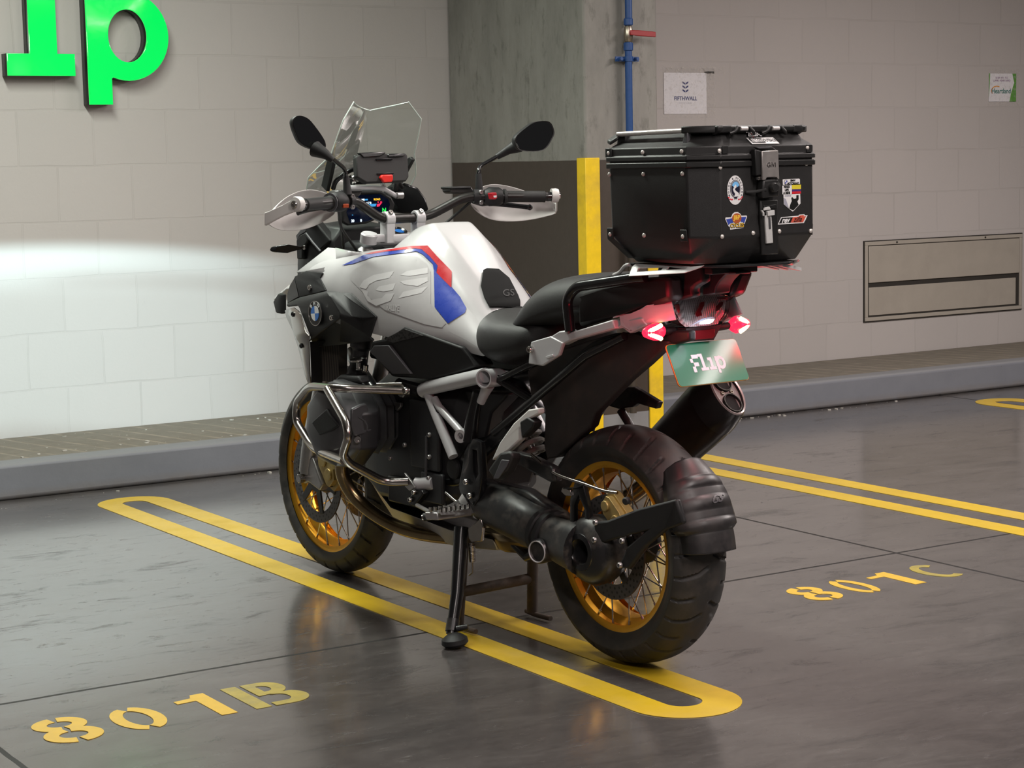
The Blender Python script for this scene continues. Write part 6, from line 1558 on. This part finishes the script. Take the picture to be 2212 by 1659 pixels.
# carrying rails with black end blocks
for s in (1, -1):
    addc('rail_tube', tube([(-.184, s*.176, 1.396), (-.440, s*.176, 1.399)], 0.0062, n=16), M_RAIL)
    addc('rail_block', prism([(-.158, s*.190, 1.384), (-.168, s*.164, 1.400), (-.190, s*.164, 1.404), (-.192, s*.184, 1.390), (-.176, s*.194, 1.378)], (0, 0, -0.010)), M_CORN, bevel=0.003)
    addc('rail_block', prism([(-.170, s*.170, 1.368), (-.205, s*.170, 1.368), (-.205, s*.170, 1.400), (-.177, s*.170, 1.400)], (0, -s*0.03, 0)), M_CORN, bevel=0.003)
    addc('rail_block', prism([(-.432, s*.182, 1.366), (-.448, s*.182, 1.366), (-.450, s*.180, 1.394), (-.438, s*.180, 1.394)], (0, -s*0.012, 0)), M_GREYPL, bevel=0.002)
    g = 0 if s > 0 else -0.019
    addc('rail_corner', prism([(-.432, s*.186+g, 1.392), (-.468, s*.172+g, 1.392), (-.508, s*.120+g, 1.392), (-.508, s*.09+g, 1.392), (-.480, s*.09+g, 1.392), (-.432, s*.150+g, 1.392)], (0, 0, 0.017)), M_CORN, bevel=0.003)
wingb = [(-.486, 1.386), (-.507, 1.396), (-.508, 1.407), (-.490, 1.410), (-.480, 1.398)]
addc('lid_rail', prism([(x, .135, z) for x, z in wingb], (0, -.285, 0)), M_CORN, bevel=0.003)
for y in (0.055, -0.048):
    addc('rail_insert', tube([(-.5075, y+.010, 1.4010), (-.5075, y-.012, 1.4010)], 0.0048, n=12), M_RAIL)
    addc('rail_hook', tube(fillet([(-.508, y+.020, 1.405), (-.514, y+.032, 1.394), (-.510, y+.046, 1.390)], .008), 0.004, n=10), M_CORN)
    addc('rail_hook', tube(fillet([(-.508, y-.018, 1.405), (-.514, y-.026, 1.394), (-.510, y-.032, 1.388)], .008), 0.004, n=10), M_CORN)
# name strips on the sloping rear of the lid
RX = -.5225
lv_ = V(0.024, 0, 0.022).normalized(); lu = V(0, -1, 0)
lo_ = V(-.5120, 0.0, 1.3705); ln = lu.cross(lv_)
M_BLKINK = mat('black_print', (0.006, 0.006, 0.006), 0.45)
M_STKW = mat('white_sticker', (0.76, 0.75, 0.75), 0.4, var=0.01)
yy = V((-.5,-.0036,1.3706)).y
pl = addc('name_strip', prism([lo_+lu*(-yy-.042)+lv_*-.010, lo_+lu*(-yy+.046)+lv_*-.010, lo_+lu*(-yy+.040)+lv_*.012, lo_+lu*(-yy-.046)+lv_*.012], ln*0.0015), M_STKW)
addc('name_strip_field', prism([lo_+lu*(-yy-.039)+lv_*-.008+ln*.0016, lo_+lu*(-yy+.004)+lv_*-.008+ln*.0016, lo_+lu*(-yy-.002)+lv_*.010+ln*.0016, lo_+lu*(-yy-.043)+lv_*.010+ln*.0016], ln*0.0004), M_BLKINK, pl)
addc('lettering', scaled(text_bm('TREKKER', 0.0135, 0.0004, (0, 0, 0), (1, 0, 0), (0, 1, 0), bold=0.0002), lo_+lu*(-yy-.019)+lv_*.001+ln*.0021, lu, lv_, 0.66), M_STKW, pl, flat=True)
addc('lettering', scaled(text_bm('OUTBACK', 0.0135, 0.0004, (0, 0, 0), (1, 0, 0), (0, 1, 0), bold=0.0002), lo_+lu*(-yy+.022)+lv_*.001+ln*.0016, lu, lv_, 0.66), M_BLKINK, pl, flat=True)
zl = V((-.51,.0205,1.3891)).y
addc('lettering', text_bm('ZLA', 0.022, 0.0008, (-.5055, zl, 1.3880), lu, lv_, bold=0.0012), M_STKW, flat=True)
addc('lettering', text_bm('ZLA', 0.022, 0.0008, (-.5061, zl, 1.3884), lu, lv_, bold=0.0001), M_BLKINK, flat=True)
addc('red_star', prism([(-.4965, zl-.002, 1.398), (-.5005, zl+.004, 1.389), (-.5055, zl+.001, 1.378), (-.5005, zl-.008, 1.389)], ln*0.0006), mat('red_print', (0.30, 0.012, 0.01), 0.5), flat=True)
# latch: bright hasp over a black carrier, with lock and strap below
def bx(m, *pts, d=0.01, parent=None, name='latch_part', bevel=0.001): return addc(name, prism(pts, (d, 0, 0)), m, parent, bevel=bevel)
M_HASP = mat('zinc_hasp', (0.52, 0.49, 0.47), 0.35, 0.75, var=0.08)
la = bx(M_CORN, (-.527,.0431,1.3524), (-.527,.0156,1.3569), (-.527,-.0203,1.3574), (-.527,-.0334,1.3499), (-.527,-.04,1.3451), (-.527,-.0415,1.2828), (-.527,.0159,1.2814), (-.527,.0337,1.29), (-.527,.0383,1.3387), d=0.006, name='latch', bevel=0.002)
bx(M_CORN, (-.54,.0487,1.3516), (-.54,.0278,1.3479), (-.54,.0248,1.291), (-.54,.0442,1.2901), d=0.016, parent=la, name='latch_cheek', bevel=0.002)
bx(M_GREYPL, (-.538,.0436,1.3569), (-.538,-.0091,1.3577), (-.538,0,1.353), (-.538,.0324,1.3527), d=0.012, parent=la, name='latch_cap')
hs = bx(M_HASP, (-.5465,.0323,1.3472), (-.5465,-.0206,1.3483), (-.5465,-.0242,1.28), (-.5465,-.0204,1.2795), (-.5465,-.0164,1.2853), (-.5465,.0163,1.2849), (-.5465,.0204,1.279), (-.5465,.0293,1.2786), d=0.006, parent=la, name='hasp', bevel=0.0015)
addc('emblem', text_bm('GIVI', 0.016, 0.0006, (-.5466,.0024,1.3137), lu, (0.0, 0, 1), bold=0.0003), M_CHROME, hs, flat=True)
bx(M_CHROME, (-.539,.0392,1.2865), (-.539,.0287,1.2869), (-.539,.0287,1.2786), (-.539,.0376,1.2788), d=0.008, parent=la, name='latch_pin')
bx(M_CORN, (-.545,.0262,1.2791), (-.545,-.0235,1.2806), (-.545,-.0259,1.2388), (-.545,.0296,1.2365), d=0.022, parent=la, name='lock_block', bevel=0.004)
addc('lock_barrel', lathe([(0, 0), (0.012, 0), (0.012, 0.010), (0.009, 0.014), (0, 0.014)], V((-.545,-.0014,1.2608)), (-1, 0.1, 0), n=26), M_CORN, la)
addc('lock_cap', lathe([(0, 0), (0.0095, 0), (0.0100, 0.006), (0, 0.008)], V((-.548,-.0132,1.2623)), (-1, -0.3, 0), n=26), M_GRIP, la)
addc('strap', tube(spline([V((-.524,.0634,1.2515)), V((-.532,.0401,1.2521)), V((-.548,.0194,1.257))], 5), 0.0035, n=8, sx=0.5), M_GRIP, la)
bx(M_CORN, (-.53,.0221,1.2314), (-.53,-.0352,1.2313), (-.53,-.0351,1.1904), (-.522,-.0442,1.0994), (-.522,.0102,1.1004), (-.53,.0215,1.1849), d=0.010, parent=la, name='latch_base', bevel=0.003)
bx(M_BLKINK, (-.5325,.0131,1.2181), (-.5325,-.0279,1.2194), (-.5325,-.0278,1.2098), (-.5325,.0131,1.2109), d=0.003, parent=la, name='latch_slot')
M_LEVER = mat('clear_white_lever', (0.55, 0.55, 0.54), 0.3, var=0.08, scale=90)
lev = bx(M_LEVER, (-.536,.0132,1.1943), (-.536,-.008,1.1942), (-.53,-.0188,1.1277), (-.53,.0029,1.1267), d=0.006, parent=la, name='lever', bevel=0.0015)
bx(M_LEVER, (-.54,.0088,1.2049), (-.54,-.0141,1.2067), (-.54,-.0149,1.1947), (-.54,.0072,1.1927), d=0.008, parent=la, name='lever_hook', bevel=0.001)
bx(M_LEVER, (-.537,.0174,1.2063), (-.537,.0149,1.2134), (-.537,-.0006,1.2154), (-.537,-.0055,1.2081), d=0.005, parent=la, name='lever_hook', bevel=0.001)
bx(M_LEVER, (-.539,.0277,1.2072), (-.539,.0225,1.2071), (-.539,.0176,1.2016), (-.539,.018,1.1932), (-.539,.0217,1.1939), (-.539,.0225,1.2005), d=0.005, parent=la, name='lever_hook', bevel=0.001)
bx(M_GREYPL, (-.5375,.0032,1.1904), (-.5375,-.0033,1.1904), (-.5345,-.008,1.1619), (-.5345,-.0012,1.1615), d=0.002, parent=lev, name='lever_slot')
# ---- stickers on the rear face
SX = -.5211
def stk(name, m, pts, lift=0.0, parent=None):
    return addc(name, prism([V(p)-V(lift, 0, 0) for p in pts], (-0.0004, 0, 0)), m, parent, flat=True)
def at(p, dy, dz, lift=0.0): return V(p)+V(-lift, -dy, dz)
oc = V((-.5211,.0951,1.2569))
def oval(rx, rz, a0=0, a1=360, n=40, lift=0.0, c=oc): return [at(c, rx*math.cos(math.radians(a0+(a1-a0)*i/n)), rz*math.sin(math.radians(a0+(a1-a0)*i/n)), lift) for i in range(n+(0 if a1-a0 == 360 else 1))]
M_SKYB = mat('sky_blue_print', (0.20, 0.50, 0.85), 0.4); M_REDP = mat('scarlet_print', (0.65, 0.02, 0.04), 0.4); M_DKINK = mat('ink_blue_black', (0.012, 0.012, 0.03), 0.4)
ov = addc('sticker', prism(oval(.0255, .0345), (-.0004, 0, 0)), M_STKW, flat=True, label='white oval sticker with a mountain road')
oi = oc+V(0, 0, .003)
stk('print', M_DKINK, oval(.0165, .0210, c=oi), .0005, ov); stk('print', M_STKW, oval(.0148, .0195, c=oi), .0009, ov); stk('print', M_DKINK, oval(.0138, .0185, c=oi), .0013, ov)
stk('print', M_SKYB, [at(oi, a, b, .0017) for a, b in [(-.0118, .0085)]+[(.0128*math.cos(math.radians(150-t)), .0170*math.sin(math.radians(150-t))) for t in range(0, 121, 10)]+[(.0118, .0085), (.006, .004), (.0, .009), (-.006, .004)]], 0, ov)
stk('print', M_STKW, [at(oi, a, b, .0019) for a, b in [(-.006, .005), (-.001, .0105), (.003, .006), (.0012, .002), (-.002, .0015), (-.004, .001)]], 0, ov)
road = [(-.006, .003), (-.0015, .002), (-.003, -.002), (.002, -.006), (.009, -.010), (.010, -.018), (-.006, -.019), (-.002, -.012), (-.007, -.006), (-.009, -.001)]
stk('print', M_STKW, [at(oi, a, b, .0020) for a, b in road], 0, ov)
for k, (a, b) in enumerate([(-.021, -.017), (-.017, -.021), (-.011, -.022), (.021, -.017), (.017, -.021), (.011, -.022)]):
    stk('print', M_REDP, [at(oc, a+q, b+w, .0008) for q, w in ((-.003, 0), (0, .0022), (.003, 0), (0, -.0022))], 0, ov)
stk('print', M_DKINK, [at(oc, a, b, .0022) for a, b in [(-.004, -.014), (0, -.017), (.004, -.014), (.004, -.021), (0, -.019), (-.004, -.021)]], 0, ov)
for i, ch in enumerate('MOTOS & AVENTURA'):
    if ch == ' ': continue
    a = math.radians(205-i*230/15); c = oc+V(-.0006, 0, 0)
    n_ = V(0, -math.cos(a), math.sin(a)); p = c+V(0, -.0212*math.cos(a), .0288*math.sin(a)); t_ = V(0, -math.sin(a), -math.cos(a))
    addc('lettering', text_bm(ch, 0.0062, 0.0003, p, t_, n_, bold=0.0001), M_DKINK, ov, flat=True)
# winged oval sticker
wo = V((-.5211,.0915,1.1845))
WG = [(-.036, .005), (-.0345, .009), (-.0170, .009), (-.013, .0165), (-.006, .0205), (.004, .0205), (.0115, .0165), (.0155, .0115), (.032, .0115), (.0335, .008), (.025, -.0085), (.0215, -.0105), (.0215, -.0175), (-.0205, -.0205), (-.0215, -.014), (-.026, -.012)]
wg = stk('sticker', M_STKW, [at(wo, a, b) for a, b in WG]); wg['label'] = 'winged white sticker with an orange oval'
M_BLUP = mat('cobalt_print', (0.04, 0.07, 0.36), 0.4); M_ORP = mat('orange_print', (0.42, 0.10, 0.03), 0.4); M_YLP = mat('yellow_print', (0.85, 0.52, 0.06), 0.4)
stk('print', M_BLUP, [at(wo, a, b) for a, b in [(-.0335, .0045), (-.015, .0065), (-.011, -.004), (-.0215, -.0055), (-.026, -.0095)]], .0006, wg)
stk('print', M_BLUP, [at(wo, a, b) for a, b in [(.0305, .0085), (.0150, .0085), (.0125, -.003), (.0195, -.0035), (.0235, -.007)]], .0006, wg)
stk('print', M_ORP, [at(wo, .0148*math.cos(math.radians(t)), .006+.0118*math.sin(math.radians(t))) for t in range(0, 360, 12)], .0008, wg)
addc('lettering', text_bm('J&P', 0.0145, 0.0003, at(wo, 0, .0075, .0012), lu, (0, 0, 1), bold=0.0006), M_YLP, wg, flat=True)
addc('lettering', text_bm('CYCLES', 0.0125, 0.0003, at(wo, .0005, -.0115, .0012), lu, (0, 0, 1), bold=0.0010), M_BLKINK, wg, flat=True)
addc('lettering', text_bm('CYCLES', 0.0125, 0.0003, at(wo, .0005, -.0112, .0016), lu, (0, 0, 1), bold=0.0002), M_YLP, wg, flat=True)
# block of small stickers at the right
s1_ = stk('sticker', M_STKW, [(-.5211,-.0584,1.2777), (-.5211,-.0604,1.2788), (-.5211,-.1129,1.2793), (-.5211,-.1155,1.2778), (-.5211,-.1158,1.2663), (-.5211,-.059,1.2654)]); s1_['label'] = 'white sticker with a small roundel'
addc('lettering', text_bm('BMW\nMOTORRAD', 0.0070, 0.0003, (-.5219,-.092,1.2716), lu, (0, 0, 1), bold=0.0003), M_BLKINK, s1_, flat=True)
rc_ = V((-.5216,-.069,1.2717))
stk('print', M_DKINK, oval(.0062, .0062, c=rc_), 0, s1_); stk('print', M_STKW, oval(.0054, .0054, c=rc_), .0004, s1_)
for k in (0, 180): stk('print', M_BLUP, [at(rc_, 0, 0, .0008)]+[at(rc_, .0044*math.cos(math.radians(k+t)), .0044*math.sin(math.radians(k+t)), .0008) for t in range(0, 91, 15)], 0, s1_)
s2_ = stk('sticker', M_STKW, [(-.5211,-.057,1.2635), (-.5211,-.0886,1.2644), (-.5211,-.0886,1.243), (-.5211,-.0573,1.2428)]); s2_['label'] = 'white slogan sticker'
addc('lettering', text_bm('MAKE\nLIFE\nA RIDE', 0.0072, 0.0003, (-.5217,-.0714,1.2531), lu, (0, 0, 1), bold=0.0005), M_BLKINK, s2_, flat=True)
s3_ = stk('sticker', mat('flag_yellow', (0.72, 0.60, 0.04), 0.4), [(-.5211,-.089,1.2647), (-.5211,-.1192,1.2648), (-.5211,-.1191,1.2541), (-.5211,-.0889,1.2542)]); s3_['label'] = 'yellow, blue and red flag sticker'
stk('print', mat('flag_blue', (0.06, 0.03, 0.16), 0.4), [(-.5211,-.0889,1.2542), (-.5211,-.1191,1.2541), (-.5211,-.1191,1.2487), (-.5211,-.0889,1.2486)], 0, s3_)
stk('print', mat('flag_red', (0.60, 0.02, 0.03), 0.4), [(-.5211,-.0889,1.2486), (-.5211,-.1191,1.2487), (-.5211,-.1191,1.2432), (-.5211,-.0889,1.243)], 0, s3_)
s4_ = stk('sticker', M_STKW, [(-.5211,-.0606,1.2421), (-.5211,-.1163,1.2426), (-.5211,-.1174,1.2195), (-.5211,-.0944,1.2019), (-.5211,-.0902,1.2008), (-.5211,-.0619,1.2185)]); s4_['label'] = 'shield sticker with a dark rider picture'
stk('print', M_BLKINK, [(-.5216,-.0797,1.2084), (-.5216,-.0831,1.218), (-.5216,-.0881,1.2263), (-.5216,-.0864,1.2336), (-.5216,-.0898,1.2353), (-.5216,-.0948,1.231), (-.5216,-.1032,1.232), (-.5216,-.1032,1.2393), (-.5216,-.1107,1.2397), (-.5216,-.1107,1.2294), (-.5216,-.1065,1.2246), (-.5216,-.1107,1.216), (-.5216,-.0931,1.2032)], 0, s4_)
stk('print', M_GREYINK, [(-.5216,-.0614,1.2342), (-.5216,-.0681,1.2316), (-.5216,-.0731,1.2206), (-.5216,-.078,1.2096), (-.5216,-.0631,1.2185)], 0, s4_)
addc('lettering', text_bm('ADVENTURE', 0.0035, 0.0003, (-.5217,-.0755,1.2387), lu, (0, 0, 1), bold=0.0002), M_GREYINK, s4_, flat=True)
s5_ = stk('sticker', M_STKW, [(-.5211,-.0415,1.1708), (-.5211,-.0527,1.188), (-.5211,-.1103,1.1899), (-.5211,-.1129,1.1923), (-.5211,-.1306,1.1926), (-.5211,-.1314,1.1901), (-.5211,-.1411,1.1899), (-.5211,-.134,1.1789), (-.5211,-.128,1.1715)]); s5_['label'] = 'slanted white sticker with black and orange lettering'
stk('print', M_BLKINK, [(-.5215,-.0448,1.1731), (-.5215,-.0548,1.1863), (-.5215,-.0915,1.1868), (-.5215,-.0839,1.1741)], 0, s5_)
stk('print', mat('coral_print', (0.62, 0.10, 0.06), 0.4), [(-.5215,-.0839,1.1741), (-.5215,-.0915,1.1868), (-.5215,-.1108,1.1875), (-.5215,-.115,1.1904), (-.5215,-.1285,1.191), (-.5215,-.1277,1.1876), (-.5215,-.1353,1.188), (-.5215,-.1254,1.1736)], 0, s5_)
addc('lettering', text_bm('rev', 0.0185, 0.0003, (-.522,-.0663,1.1803), lu, (0, -0.06, 1), bold=0.0006, shear=0.35), M_STKW, s5_, flat=True)
addc('lettering', text_bm('zilla', 0.0175, 0.0003, (-.522,-.1069,1.1809), lu, (0, -0.06, 1), bold=0.0003, shear=0.35), M_BLKINK, s5_, flat=True)

bpy.context.view_layer.update()
